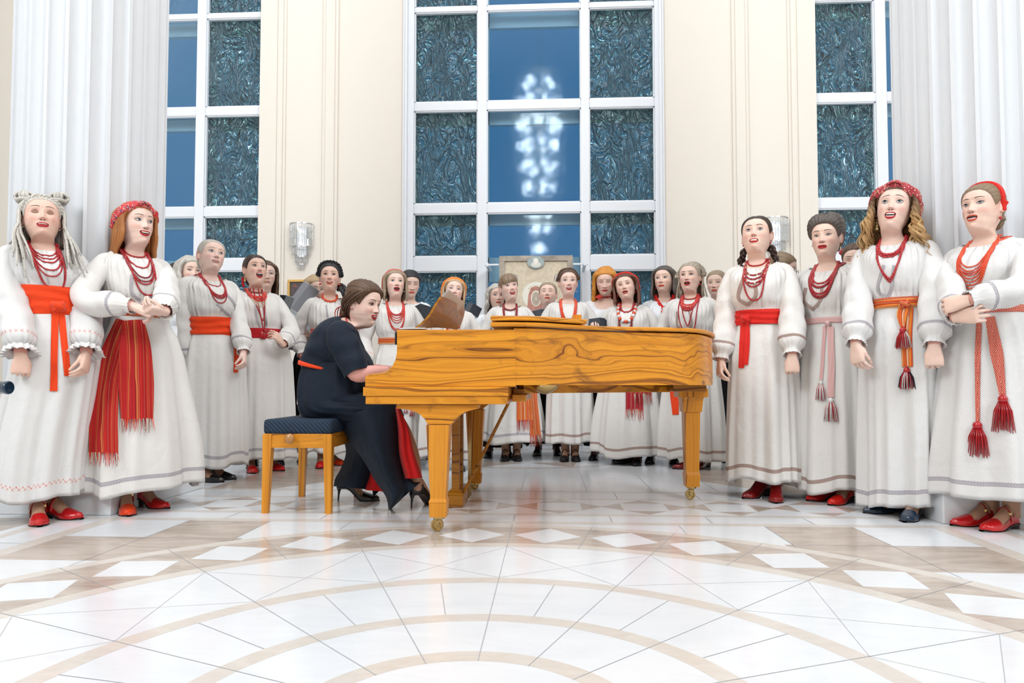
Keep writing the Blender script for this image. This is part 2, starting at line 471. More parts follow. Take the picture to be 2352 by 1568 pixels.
window('window_2', [(-1.576, -.822), (-.712, .395), (.492, 1.25)], [r, c, r], (1.35, 2.03))
window('window_3', [(3.07, 3.765), (3.885, 4.55)], [r, c], (1.2, 2.06))
# jamb trims beside the middle window
mb = MB()
for s in (1, -1):
    for a, b, o in ((1.475, 1.50, .05), (1.50, 1.53, .03)):
        mb.box((CX + s * a, YW - o, 0), (CX + s * b, YW + .2, 8.9))
tag(mb.build('trim_1', M_PVC), kind='structure')
mb = MB()
for s in (1, -1):
    mb.box((CX + s * 3.245, YW - .02, 0), (CX + s * 3.26, YW + .1, 8.9))
tag(mb.build('trim_2', M_PVC), kind='structure')

# ================================================================== chandelier (seen mirrored in the middle window)
def emis(name, col, st):
    m, t, b = nt(name)
    b.inputs['Base Color'].default_value = (*col, 1); b.inputs['Emission Color'].default_value = (*col, 1); b.inputs['Emission Strength'].default_value = st
    return m
M_BULB = emis('lamp_glow', (1, .97, .93), 46)
M_SCB = emis('sconce_glow', (1, .97, .92), 2.0)
M_CRYSTAL = plain('crystal', (.9, .93, .95), .04, spec=1.0)
M_CRYSTAL.node_tree.nodes['Principled BSDF'].inputs['Transmission Weight'].default_value = .85
ch = empty('chandelier', (CX, CY, 3.4), 'tall tiered crystal chandelier hanging over the floor rosette, mirrored in the middle window', 'chandelier')
at = At(ch)
mb = MB(); mb.tube([(CX, CY, 3.5), (CX, CY, 9.5)], .03, 10)
tiers = [(3.62, .10), (4.05, .22), (4.4, .26), (4.95, .36), (5.4, .42), (5.85, .45), (6.3, .5), (6.75, .5), (7.2, .36)]
for z, q in tiers: mb.lathe([(q, z + .12), (q + .02, z + .13), (q + .02, z + .16), (q - .02, z + .16), (q - .02, z + .12)], (CX, CY, 0), 32)
at(mb).build('frame', M_BRASS, ch)
b0 = MB(); b0.ball((0, 0, 0), .062, 12); b0 = b0.build('bulb', M_BULB, ch, smooth=True); first = True
for z, q in tiers:
    k = max(3, int(q * 16))
    for j in range(k):
        a = 2 * PI * j / k + z
        o = b0 if first else b0.copy()
        if not first: scn.collection.objects.link(o); o.parent = ch
        o.location = (q * .8 * math.cos(a), q * .8 * math.sin(a), z - 3.4); first = False
cr = MB()
for z, q in tiers:
    k = int(10 + q * 40)
    for j in range(k):
        a = 2 * PI * j / k
        x, y = CX + (q + .02) * math.cos(a), CY + (q + .02) * math.sin(a)
        cr.box((x - .006, y - .006, z - .02), (x + .006, y + .006, z + .11))
tag(at(cr).build('crystals', M_CRYSTAL, ch), kind='stuff')

# ================================================================== wall sconces
def sconce(px, lab):
    c = Vector((px, YW, 0))
    ztop = 2.585
    s = empty('wall_sconce', (px, YW, 2.0), lab, 'wall lamp', 'crystal wall lamps'); at = At(s)
    mb = MB(); mb.box((px - .06, YW - .02, 2.2), (px + .06, YW, 2.57), bev=.004)
    for z, q in ((ztop, .135), (2.31, .10), (2.2, .07), (2.11, .04)):
        a = np.linspace(0, PI, 20)
        P = [[(px + (q + d) * math.cos(t), YW - .02 - (q + d) * math.sin(t) * .9, z + h) for t in a] for d, h in ((-.012, 0), (.006, 0), (.006, .012), (-.012, .012), (-.012, 0))]
        mb.grid(P)
    at(mb).build('frame', M_STEEL, s)
    for z, q, L, k in ((ztop, .135, .088, 15), (2.497, .135, .088, 15), (2.41, .135, .088, 15), (2.325, .10, .095, 11), (2.225, .07, .085, 9), (2.135, .035, .07, 5)):
        for j in range(k):
            t = PI * (j + .5) / k
            x, y = px + q * math.cos(t), YW - .02 - q * math.sin(t) * .9
            w = PI * q / k * .36
            M = Matrix.Translation((x, y, z)) @ Matrix.Rotation(-t + PI / 2 + rnd.uniform(-.35, .35), 4, 'Z') @ Matrix.Rotation(rnd.uniform(-.05, .05), 4, 'X')
            cr = MB(); cr.box((-w, -.004, -L), (w, .004, -.004), bev=.0025, mat=M); at(cr).build('crystal', M_CRYSTAL, s)
    for z in (2.5, 2.36): b = MB(); b.ball((px, YW - .07, z), .022, 10); at(b).build('bulb', M_SCB, s, smooth=True)
sconce(-2.905, 'crystal tiered wall lamp with hanging prisms on the cream wall, left of the middle window')
sconce(2.60, 'crystal tiered wall lamp half hidden behind the braided dark haired singer on the right')
# ================================================================== grand piano
def poly_norm(P):                         # outward normals of a ccw footprint
    d = np.roll(P, -1, 0) - np.roll(P, 1, 0); d /= np.linalg.norm(d, axis=1)[:, None] + 1e-9
    return np.stack([d[:, 1], -d[:, 0]], 1)
def build_piano():
    YN, YF = 3.17, 4.70                    # near cheek, far side
    X = lambda px, y=YN: AY(px, 800, y).x
    pn = empty('grand_piano', (X(1100), 3.9, 0), 'teak grand piano with closed lid and swirling grain', 'piano')
    at = At(pn)
    xl, xc, xr = X(838), X(911), X(1180)
    near = [(X(1180), YN), (X(1240), 3.205), (X(1300, 3.3), 3.30), (X(1360, 3.4), 3.385), (X(1440, 3.45), 3.45), (X(1530, 3.5), 3.50), (X(1590, 3.56), 3.57), (X(1624, 3.7), 3.72), (X(1636, 3.95), 3.95), (X(1628, 4.25), 4.25), (X(1590, 4.5), 4.52), (X(1530, 4.66), 4.66), (X(1470, 4.7), YF)]
    cur = crom(near, 8)
    foot = np.vstack([[(xc, YN)], cur, [(xc, YF)]])
    # rim
    zb, zt = .692, .958
    A = foot[1:-1]; d = np.gradient(A, axis=0); d /= np.linalg.norm(d, axis=1)[:, None]
    nrm = np.stack([d[:, 1], -d[:, 0]], 1)
    inn = A - nrm * .055
    mb = MB()
    prof = [(A, zb), (A, zt - .004), (A - nrm * .004, zt), (inn, zt), (inn, zb), (A, zb)]
    mb.grid([np.column_stack([p, np.full(len(p), z)]) for p, z in prof])
    at(mb).build('rim', M_WH, pn, smooth=True, auto=30)
    # cheeks with the scrolled arms
    def arm_profile():
        Z = lambda py: AY(1000, py, YN).z
        pts = [(839, 888), (839, 868), (842, 861), (849, 858), (866, 857), (880, 855), (891, 850), (901, 840), (908, 826), (911, 810), (911.5, 790), (911, 757)]
        return [(X(px), Z(py)) for px, py in pts]
    pr = arm_profile(); zb = pr[0][1]; zt2 = pr[-1][1]
    for y0, y1 in ((YN, YN + .075), (YF - .075, YF)):
        mb = MB(); mb.prism([(x, y0, z) for x, z in pr] + [(xr + .01, y0, zt2), (xr + .01, y0, zb)], (0, y1 - y0, 0), bev=.004)
        at(mb).build('cheek', M_WH, pn)
    # key bed in two steps, key slip
    Zb = lambda py: AY(1000, py, YN).z
    mb = MB(); mb.box((X(836), YN - .012, Zb(909)), (X(1168), YF, Zb(888)), bev=.003)
    mb.box((X(841), YN - .005, Zb(928)), (X(1165), YF - .01, Zb(909)), bev=.003); at(mb).build('key_bed', M_WH, pn)
    mb = MB(); mb.box((X(838), YN + .075, Zb(888)), (X(846), YF - .075, Zb(868))); at(mb).build('key_slip', M_WY, pn)
    w = (YF - YN - .16) / 52; iv = plain('ivory', (.82, .8, .75), .25)
    for i in range(52): mb = MB(); mb.box((X(848), YN + .08 + i * w + .0006, Zb(886)), (X(900), YN + .08 + (i + 1) * w - .0006, Zb(868))); at(mb).build('white_key', iv, pn)
    for i in range(51):
        if i % 7 not in (1, 4): mb = MB(); mb.box((X(868), YN + .08 + (i + 1) * w - .006, Zb(868)), (X(900), YN + .08 + (i + 1) * w + .006, Zb(862))); at(mb).build('black_key', M_BLACK, pn)
    mb = MB(); mb.box((X(903), YN + .03, Zb(790)), (X(909), YF - .08, Zb(760)), bev=.004); mb.box((X(903), YN + .08, Zb(868)), (X(911), YF - .08, Zb(800)), bev=.004)
    at(mb).build('fallboard', M_BLACK, pn)
    # inside: soundboard and plate
    ib = foot - poly_norm(foot) * .05
    mb = MB(); mb.add([(x, y, .87) for x, y in ib], [tuple(range(len(ib)))]); mb.add([(x, y, .70) for x, y in ib], [tuple(range(len(ib)))[::-1]])
    at(mb).build('soundboard', M_WD, pn)
    # lid: main leaf, front flap folded back upon it
    def leaf(name, x0, x1, z0, z1, over, slant=0.0):
        sel = [p for p in foot if x0 - 1e-6 <= p[0]]
        F = foot + poly_norm(foot) * over
        pts = [tuple(p) for p in F if x0 <= p[0] <= x1]
        near_y = np.interp(x0, [p[0] for p in F[:40]], [p[1] for p in F[:40]])
        yn1 = np.interp(x1, [p[0] for p in F[:60]], [p[1] for p in F[:60]])
        lo = [p for p in pts if p[1] < 3.95]; hi = [p for p in pts if p[1] >= 3.95]
        poly = [(x0, near_y)] + lo
        if x1 < F[:, 0].max(): poly += [(x1, yn1), (x1, YF + over)]
        poly += hi + [(x0, YF + over)]
        q = []
        for p in poly:
            if not q or (abs(p[0] - q[-1][0]) + abs(p[1] - q[-1][1])) > .002: q.append(p)
        mb = MB()
        P = np.array(q); n2 = poly_norm(P)
        def sh(k): return np.column_stack([P - n2 * k, np.zeros(len(P))])
        e = .005
        rows = []
        for k, z in ((e, z0), (0, z0 + e), (0, z1 - e), (e, z1)):
            r = sh(k); r[:, 2] = z
            r[:, 0] -= np.where(P[:, 0] > x1 - .004, slant * (z1 - z) / (z1 - z0), 0) if slant else 0
            rows.append(r)
        mb.grid(rows, True)
        o = len(rows[0])
        mb.f.append(tuple(range(o))[::-1]); mb.m.append(0); mb.f.append(tuple(range(3 * o, 4 * o))); mb.m.append(0)
        return at(mb).build(name, M_WH, pn)
    xf = X(1127)
    leaf('lid', xf, 9, .964, .984, .016)
    leaf('folded_lid_flap', xf, X(1354, 3.3), .992, 1.014, .016, slant=.028)
    # music desk leaning back, seen from its treble end
    ux = X(945, 3.6)
    mb = MB()
    rows = []
    nearp = crom([(945, 757, 0), (966, 742, 0), (984, 722, 0), (997, 700, 0), (1010, 681, 0)], 6)
    farp = crom([(1046, 757, 0), (1052, 748, 0), (1057, 737, 0), (1061, 724, 0), (1063, 712, 0)], 6)
    for a_, b_ in zip(nearp, farp):
        A_, B_ = np.array(AY(a_[0], a_[1], 3.52)), np.array(AY(b_[0], b_[1], 4.32))
        rows.append([A_ * (1 - t) + B_ * t + np.array((0, 0, .012 * math.sin(PI * t))) for t in np.linspace(0, 1, 14)])
    R = np.array(rows); mb.grid(R, flip=True); B = R.copy(); B[:, :, 0] += .014; mb.grid(B)
    mb.grid(np.stack([R[-1], B[-1]])); mb.grid(np.stack([R[:, 0], B[:, 0]])); mb.grid(np.stack([R[:, -1], B[:, -1]])); mb.grid(np.stack([R[0], B[0]]))
    at(mb).build('music_desk', M_WD, pn, smooth=True, auto=35)
    mb = MB(); mb.box((xc + .01, 3.25, .945), (ux + .3, 4.6, .957), bev=.003); at(mb).build('desk_tray', M_WD, pn)
    # legs
    def leg(px, y, pxy, cap, name='leg'):
        """pxy: (half width px, py) contour measured at depth y"""
        Z = lambda py: AY(px, py, y).z
        cx = AY(px, 1000, y).x; k = (y + .0) / FPX
        mb = MB()
        rows = []
        for hw, py in pxy:
            h = hw * k
            rows.append([(cx + a * h, y + b * h, Z(py)) for a, b in ((-1, -1), (1, -1), (1, 1), (-1, 1))])
        mb.grid(rows, True); o = len(rows) * 4
        mb.f.append((3, 2, 1, 0)); mb.m.append(0); mb.f.append((o - 4, o - 3, o - 2, o - 1)); mb.m.append(0)
        lg = at(mb).build(name, M_WV, pn)
        # brass caster
        zb = Z(pxy[-1][1]); r = .030
        mb = MB()
        mb.lathe([(.0, zb), (.028, zb), (.028, zb - .012), (.014, zb - .018), (.014, zb - .03), (0, zb - .03)], (cx, y, 0), 16)
        mb.box((cx - .014, y - .016, r), (cx + .004, y - .012, zb - .02)); mb.box((cx - .014, y + .012, r), (cx + .004, y + .016, zb - .02))
        mb.lathe([(0, -.007), (.010, -.007), (.011, -.004), (.019, -.004), (.021, -.011), (r - .001, -.011), (r, -.008), (r, .008), (r - .001, .011), (.021, .011), (.019, .004), (0, .004)], (cx - .008, y, r + .001), 28, axis='y')
        mb.lathe([(0, -.019), (.005, -.018), (.006, -.012)], (cx - .008, y, r + .001), 12, axis='y')
        at(mb).build('caster', M_BRASS, lg, smooth=True, auto=25)
        return lg
    leg(1009, 3.24, [(26, 974), (26, 980), (17.5, 1138), (17.5, 1142), (21, 1150), (20, 1152), (19, 1184)], None)
    leg(1092, 4.52, [(21, 940), (20, 946), (13, 1085), (15, 1090), (14, 1108)][:5], None)
    leg(1587, 4.22, [(32, 892), (32, 911), (25, 912), (23, 917), (23, 920), (21.5, 935), (20.5, 945), (17.5, 946), (14.5, 1082), (16.5, 1088), (15, 1116)], None)
    # brackets above the two front legs
    for y in (3.19, 4.47):
        k = y / FPX
        Z = lambda py: AY(1009, py, 3.2).z
        xx = lambda px: AY(px, 950, 3.2).x
        prf = [(911, 929), (1099, 929), (1099, 938), (1085, 941), (1068, 946), (1055, 954), (1045, 964), (1037, 974), (983, 974), (976, 962), (965, 951), (950, 944), (935, 940), (911, 938)]
        mb = MB(); mb.prism([(xx(a), y, Z(b)) for a, b in prf], (0, .1, 0), bev=.003); at(mb).build('leg_bracket', M_WH, pn)
    # tail block, braces, underside
    mb = MB(); mb.box((X(1546, 3.98), 3.98, .655), (X(1622, 3.98), 4.45, .694), bev=.003); at(mb).build('tail_block', M_WD, pn)
    mb = MB()
    for (a, b, w) in (((X(1190), 3.5), (X(1545, 4), 4.2), .05), ((X(1240), 4.5), (X(1545, 4), 4.25), .05), ((X(1175), 3.9), (X(1540, 4), 4.22), .05)):
        a, b = Vector((*a, 0)), Vector((*b, 0)); d = (b - a).normalized(); n = Vector((-d.y, d.x, 0)) * w / 2
        mb.prism([a + n + Vector((0, 0, .65)), a - n + Vector((0, 0, .65)), b - n + Vector((0, 0, .65)), b + n + Vector((0, 0, .65))], (0, 0, .045), bev=.003)
    at(mb).build('frame_beams', M_WH, pn)
    mb = MB(); xm = X(1252, 3.5)
    mb.lathe([(0, .645), (.018, .648), (.05, .665), (.075, .690), (.075, .695), (0, .695)], (xm, 3.5, 0), 20); at(mb).build('brass_boss', M_BRASS, pn, smooth=True)
    mb = MB(); mb.box((X(1172), 3.35, .61), (X(1205), 4.4, .645), bev=.003); mb.box((X(1172), 3.45, .645), (X(1196), 4.4, .672), bev=.003); at(mb).build('pedal_rail', M_WY, pn)
    # pedal lyre
    yl = 3.99
    lx = lambda px: AY(px, 1000, yl).x
    lz = lambda py: AY(1050, py, yl).z
    ly = MB()
    ly.box((lx(1031), yl - .13, lz(1156)), (lx(1070), yl + .13, lz(1129)), bev=.006)
    ly.prism([(lx(1031), yl - .13, lz(1129)), (lx(1070), yl - .13, lz(1129)), (lx(1062), yl - .1, lz(1118)), (lx(1040), yl - .1, lz(1118))], (0, .26, 0))
    for y in (yl - .1, yl + .06): ly.box((lx(1043), y, lz(1119)), (lx(1060), y + .04, lz(935)), bev=.004)
    ly.box((lx(1040), yl - .12, lz(950)), (lx(1066), yl + .12, lz(928)), bev=.004)
    lyo = at(ly).build('pedal_lyre', M_WD, pn)
    mb = MB()
    for y in (yl - .05, yl, yl + .05):
        mb.tube([(lx(1079), y, lz(1140)), (lx(1079), y, lz(940))], .0045, 8)
    at(mb).build('pedal_rods', M_BRASS, lyo, smooth=True)
    for y in (yl - .07, yl, yl + .07):
        mb = MB(); mb.tube([(lx(1062), y, .05), (lx(1040), y, .05), (lx(1022), y, .045), (lx(1012), y, .04)], [.006, .008, .014, .012], 8, flat=.5)
        at(mb).build('pedal', M_BRASS, lyo, smooth=True)
    for y in (yl - .06, yl + .06):
        mb = MB(); mb.tube([AY(1168, 925, y) + Vector((0, 0, 0)), AY(1066, 1130, y)], .013, 6, flat=.8)
        at(mb).build('lyre_brace', M_WD, lyo)
    return at
build_piano()
# things lying on the piano
def small_things():
    p = AY(1325, 732, 3.75)
    b = empty('wooden_block', (p.x, p.y, 1.0145), 'small striped wooden block standing on the folded piano lid', 'block')
    mb = MB(); mb.box((-.024, -.02, 0), (.024, .02, .062), bev=.002); mb.build('block', wood('zebra_wood', 'z', 1.0), b)
    s = AY(1030, 690, 3.75)
    q = empty('sheet_music', (s.x, s.y, s.z), 'loose white music sheets leaning on the piano music desk', 'sheet music')
    at = At(q); mb = MB()
    A_, B_, D_ = AY(1010, 694, 3.75), AY(1048, 722, 4.1), AY(1033, 668, 3.75)
    n_ = (B_ - A_).cross(D_ - A_).normalized(); n_ = -n_ if n_.x > 0 else n_
    for k in range(3):
        o = n_ * (.006 + .004 * k) + (D_ - A_) * (.02 * k)
        mb.prism([A_ + o, B_ + o, B_ + (D_ - A_) + o, D_ + o], n_ * .0008)
    at(mb).build('page', plain('paper', (.78, .78, .8), .7), q)
    w = empty('paper_stack', (AY(940, 756, 3.5).x, 3.5, .968), 'white paper lying flat on the piano beside the music desk', 'paper')
    at = At(w); mb = MB(); x0, x1 = AY(915, 756, 3.3).x, AY(975, 756, 3.3).x
    mb.box((x0, 3.32, .9685), (x1, 3.75, .9735)); at(mb).build('sheet', MATS['paper'], w)
small_things()
# ================================================================== bench
def bench():
    x0, x1, y0, y1 = -1.545, -1.165, 3.64, 4.22
    b = empty('piano_bench', ((x0 + x1) / 2, (y0 + y1) / 2, 0), 'wooden piano bench with navy ribbed cushion and round side knob', 'bench')
    at = At(b)
    m, t, bs = nt('navy_rib')
    bs.inputs['Base Color'].default_value = (.006, .018, .04, 1); bs.inputs['Roughness'].default_value = .8
    tc = N(t, 'TexCoord'); w = N(t, 'TexWave', i_Scale=26.0); w.bands_direction = 'DIAGONAL'
    t.links.new(tc.outputs['Object'], w.inputs[0]); bump(t, bs, w.outputs['Fac'], .8, .004)
    t.links.new(ramp(t, w.outputs['Fac'], [(0, (.004, .012, .028)), (1, (.014, .04, .08))]), bs.inputs['Base Color'])
    zs = .425
    mb = MB(); mb.box((x0, y0, zs), (x1, y1, zs + .082), bev=.022); at(mb).build('seat_cushion', m, b, smooth=True)
    mb = MB(); w_ = .026
    for (a, c) in (((x0 + .01, y0 + .006), (x1 - .01, y0 + .03)), ((x0 + .01, y1 - .03), (x1 - .01, y1 - .006)), ((x0 + .006, y0 + .01), (x0 + .03, y1 - .01)), ((x1 - .03, y0 + .01), (x1 - .006, y1 - .01))):
        mb.box((*a, .352), (*c, zs + .004), bev=.002)
    at(mb).build('seat_rail', M_WH, b)
    for cx_, cy_ in ((x0, y0), (x1, y0), (x0, y1), (x1, y1)):
        sx, sy = (1 if cx_ == x0 else -1), (1 if cy_ == y0 else -1)
        rows = []
        for z, w_ in ((zs + .002, .048), (.352, .046), (0, .032)):
            rows.append([(cx_, cy_, z), (cx_ + sx * w_, cy_, z), (cx_ + sx * w_, cy_ + sy * w_, z), (cx_, cy_ + sy * w_, z)])
        mb = MB(); mb.grid(rows, True); mb.f.append((8, 9, 10, 11)); mb.m.append(0); mb.f.append((0, 1, 2, 3)); mb.m.append(0)
        at(mb).build('leg', M_WV, b)
    for yy, sg in ((y0, -1), (y1, 1)):
        mb = MB(); mb.lathe([(0, 0), (.012, 0), (.012, sg * .018), (.022, sg * .02), (.027, sg * .028), (.027, sg * .036), (.018, sg * .044), (0, sg * .046)], ((x0 + x1) / 2 - .03, yy + .004 * -sg, .405), 20, axis='y')
        at(mb).build('adjusting_knob', plain('knob_wood', (.42, .19, .05), .3, coat=.4), b, smooth=True)
bench()
# microphone poking in from the left edge
def mic():
    p = AY(0, 890, 2.6)
    m = empty('microphone', (p.x - .1, p.y, p.z), 'dark blue microphone tip poking in at the left edge', 'microphone')
    at = At(m); d = .0246
    mb = MB(); mb.tube([(p.x - .9, p.y - .1, p.z - .02), (p.x - .12, p.y - .02, p.z)], .012, 12); mb.tube([(p.x - .9, p.y - .1, 0), (p.x - .9, p.y - .1, p.z)], .012, 10); mb.lathe([(0, .02), (.14, .015), (.14, 0), (0, 0)], (p.x - .9, p.y - .1, 0), 20)
    at(mb).build('boom_stand', M_BLACK, m, smooth=True, auto=40)
    mb = MB(); mb.lathe([(.0, -.2), (.02, -.2), (d, -.18), (d, .026), (d + .002, .03), (d + .002, .036), (d, .04), (d * .8, .04), (d * .74, .028), (0, .028)], (p.x, p.y, p.z), 24, axis='x')
    at(mb).build('body', plain('mic_navy', (.01, .03, .06), .2, coat=.6), m, smooth=True, auto=40)
mic()
# ================================================================== people: materials
def fabric(name, col, rough=.8, wr=.35, weave=.25, sheen=.12, var=.022):
    m, t, b = nt(name)
    tc = N(t, 'TexCoord')
    n = N(t, 'TexNoise', i_Scale=330.0, i_Detail=2.0)
    mp = N(t, 'Mapping'); mp.inputs['Scale'].default_value = (1, 1, .25); t.links.new(tc.outputs['Object'], mp.inputs[0]); t.links.new(mp.outputs[0], n.inputs[0])
    t.links.new(ramp(t, n.outputs[0], [(.3, tuple(c * (1 - var) for c in col)), (.7, tuple(min(1, c * (1 + var)) for c in col))]), b.inputs['Base Color'])
    b.inputs['Roughness'].default_value = rough; b.inputs['Sheen Weight'].default_value = sheen; b.inputs['Specular IOR Level'].default_value = .25
    w = N(t, 'TexNoise', i_Scale=13.0, i_Detail=4.0, i_Distortion=.6); t.links.new(tc.outputs['Object'], w.inputs[0])
    h = math_(t, 'MULTIPLY_ADD', n.outputs[0], weave * .12, w.outputs[0])
    bump(t, b, h, wr, .02); return m
def uvpat(name, fn, rough=.8):
    m, t, b = nt(name)
    tc = N(t, 'TexCoord'); s = N(t, 'SeparateXYZ'); t.links.new(tc.outputs['UV'], s.inputs[0])
    t.links.new(fn(t, s.outputs[0], s.outputs[1]), b.inputs['Base Color']); b.inputs['Roughness'].default_value = rough
    b.inputs['Specular IOR Level'].default_value = .25
    return m
def diamonds(c0, c1, su, sv, th=.07, per=.17):
    def fn(t, u, v):
        a = math_(t, 'ABSOLUTE', math_(t, 'SUBTRACT', math_(t, 'FRACT', math_(t, 'DIVIDE', u, su)), .5))
        c = math_(t, 'ABSOLUTE', math_(t, 'SUBTRACT', math_(t, 'FRACT', math_(t, 'DIVIDE', v, sv)), .5))
        d = math_(t, 'PINGPONG', math_(t, 'ADD', a, c), per)
        return mixc(t, math_(t, 'LESS_THAN', d, th), c0, c1)
    return fn
def stripes(cols, sc):
    def fn(t, u, v):
        n = N(t, 'TexNoise', noise_dimensions='1D', i_Scale=sc, i_Detail=1.0, i_Roughness=.7); t.links.new(u, n.inputs['W'])
        k = len(cols)
        return ramp(t, n.outputs[0], [(.25 + .5 * i / k, c) for i, c in enumerate(cols)], 'CONSTANT')
    return fn
LINEN = fabric('natural_linen', (.73, .705, .675), wr=.3); LINEN2 = fabric('grey_linen', (.70, .69, .68), wr=.3)
SHIRT = fabric('white_cotton', (.82, .83, .85)); NAVY = fabric('navy_crepe', (.004, .010, .022), rough=.7, sheen=.04); BLACKF = fabric('black_skirt_cloth', (.004, .004, .006), sheen=.02)
REDLIN = fabric('red_lining', (.55, .008, .008), sheen=.1)
ORANGE = fabric('orange_red_sash', (.78, .055, .008), sheen=.1); REDS = fabric('red_sash', (.66, .02, .014), sheen=.1); CRIM = fabric('crimson_cloth', (.42, .008, .014), sheen=.1)
T_GREY = uvpat('grey_trim', diamonds((.56, .53, .54), (.16, .15, .2), .022, .022, .06))
T_BROWN = uvpat('brown_trim', diamonds((.40, .30, .26), (.33, .23, .2), .01, .01, .06))
T_RED = uvpat('red_cross_trim', diamonds((.73, .705, .675), (.58, .03, .03), .024, .024, .045, .25))
T_ORANGE = uvpat('orange_cross_trim', diamonds((.79, .755, .70), (.75, .12, .04), .02, .02, .06, .25))
STRIPE = uvpat('red_striped_weave', stripes([(.16, .004, .01), (.38, .008, .01), (.50, .02, .01), (.30, .006, .02), (.55, .16, .05), (.42, .01, .01)], 130))
STRIPE2 = uvpat('orange_striped_weave', stripes([(.3, .01, .01), (.62, .03, .01), (.75, .25, .03), (.5, .02, .02), (.7, .5, .3), (.4, .01, .02)], 150))
STRIPE3 = uvpat('crimson_striped_weave', stripes([(.2, .004, .02), (.36, .008, .03), (.42, .02, .03), (.3, .006, .02), (.5, .2, .14), (.36, .01, .03)], 150))
WOVEN_W = uvpat('white_red_weave', diamonds((.8, .76, .72), (.55, .015, .02), .034, .034, .05, .11))
WOVEN_R = uvpat('red_cream_weave', diamonds((.52, .008, .012), (.72, .52, .36), .05, .05, .03, .085))
FLORAL = {}
def floral(name, base, spots):
    m, t, b = nt(name); tc = N(t, 'TexCoord')
    v = N(t, 'TexVoronoi', i_Scale=75.0); t.links.new(tc.outputs['Object'], v.inputs[0])
    n = N(t, 'TexNoise', i_Scale=40.0, i_Detail=3.0, i_Distortion=2.0); t.links.new(tc.outputs['Object'], n.inputs[0])
    c = ramp(t, n.outputs[0], [(.0, base), (.53, base), (.56, spots[0]), (.62, spots[1]), (.66, base), (.75, spots[2])], 'CONSTANT')
    t.links.new(mixc(t, math_(t, 'LESS_THAN', v.outputs['Distance'], .28), c, spots[1]), b.inputs['Base Color']); b.inputs['Roughness'].default_value = .6
    return m
F_RED = floral('red_floral_silk', (.62, .03, .03), ((.04, .05, .15), (.75, .45, .35), (.3, .01, .02)))
F_WINE = floral('wine_paisley_silk', (.36, .02, .04), ((.6, .12, .08), (.7, .5, .35), (.15, .01, .03)))
def hairmat(name, dark, light, tip=None, t0=.12, t1=.3):
    m, t, b = nt(name); tc = N(t, 'TexCoord')
    mp = N(t, 'Mapping'); mp.inputs['Scale'].default_value = (34, 3.0, 1); t.links.new(tc.outputs['UV'], mp.inputs[0])
    n = N(t, 'TexNoise', noise_dimensions='2D', i_Scale=1.0, i_Detail=4.0, i_Roughness=.65); t.links.new(mp.outputs[0], n.inputs[0])
    c = ramp(t, n.outputs[0], [(.28, dark), (.72, light)])
    if tip:
        s = N(t, 'SeparateXYZ'); t.links.new(tc.outputs['UV'], s.inputs[0])
        k = N(t, 'MapRange', interpolation_type='SMOOTHSTEP'); k.inputs[1].default_value = t0; k.inputs[2].default_value = t1; t.links.new(s.outputs[1], k.inputs[0])
        c2 = ramp(t, n.outputs[0], [(.25, tuple(x * .55 for x in tip)), (.75, tip)])
        c = mixc(t, k.outputs[0], c, c2)
    t.links.new(c, b.inputs['Base Color']); b.inputs['Roughness'].default_value = .42; b.inputs['Specular IOR Level'].default_value = .45
    bump(t, b, n.outputs[0], .55, .004); return m
HAIR = dict(
    grey=hairmat('grey_hair', (.30, .28, .26), (.66, .63, .60)), auburn=hairmat('auburn_hair', (.22, .06, .012), (.55, .22, .06)),
    silver=hairmat('silver_blond_hair', (.36, .33, .29), (.68, .64, .58)), dark=hairmat('dark_brown_hair', (.012, .006, .004), (.06, .03, .018)),
    black=hairmat('black_hair', (.004, .004, .006), (.03, .028, .032)), brown=hairmat('brown_hair', (.035, .017, .009), (.17, .09, .05)),
    blond=hairmat('blond_hair', (.30, .19, .09), (.66, .48, .28)), ash=hairmat('ash_blond_hair', (.20, .14, .09), (.46, .35, .24)),
    ginger=hairmat('ginger_hair', (.42, .13, .015), (.80, .36, .05)), chestnut=hairmat('chestnut_hair', (.05, .014, .008), (.20, .07, .035)),
    greybrown=hairmat('grey_brown_hair', (.03, .022, .018), (.15, .12, .10)), ombre=hairmat('ombre_hair', (.05, .024, .011), (.17, .085, .04), (.66, .40, .17)),
    ltbrown=hairmat('light_brown_hair', (.12, .075, .04), (.36, .25, .155)), streak=hairmat('streaked_blond_hair', (.10, .075, .055), (.70, .60, .47)),
    dread=hairmat('dreadlock_hair', (.30, .28, .25), (.80, .76, .69)))
SKINS = {}
def skin(i):
    tones = [(.76, .50, .40), (.80, .56, .46), (.80, .57, .48), (.70, .43, .32)]
    if i not in SKINS:
        m = plain('skin_%d' % i, tones[i], .48, spec=.35, noise=.045, nscale=30, bmp=.04, bscale=260)
        t = m.node_tree; b = t.nodes['Principled BSDF']
        src = b.inputs['Base Color'].links[0].from_socket
        tc = N(t, 'TexCoord'); sp = N(t, 'SeparateXYZ'); t.links.new(tc.outputs['UV'], sp.inputs[0])
        t.links.new(mixc(t, math_(t, 'MULTIPLY', sp.outputs[0], .8), src, (tones[i][0] * .92, tones[i][1] * .62, tones[i][2] * .62)), b.inputs['Base Color'])
        SKINS[i] = m
    return SKINS[i]
M_LIP = {'red': plain('lip_red', (.50, .015, .02), .32), 'coral': plain('lip_coral', (.62, .09, .05), .35), 'nude': plain('lip_nude', (.55, .22, .18), .4)}
M_MOUTH = plain('mouth_inside', (.05, .008, .008), .6); M_TEETH = plain('teeth', (.80, .77, .72), .3)
M_EYEW = plain('eye_white', (.60, .58, .56), .25); M_PUPIL = plain('pupil', (.006, .006, .008), .1)
M_IRIS = {'blue': plain('iris_blue', (.10, .17, .24), .15), 'brown': plain('iris_brown', (.05, .025, .012), .15), 'grey': plain('iris_grey', (.16, .18, .18), .15)}
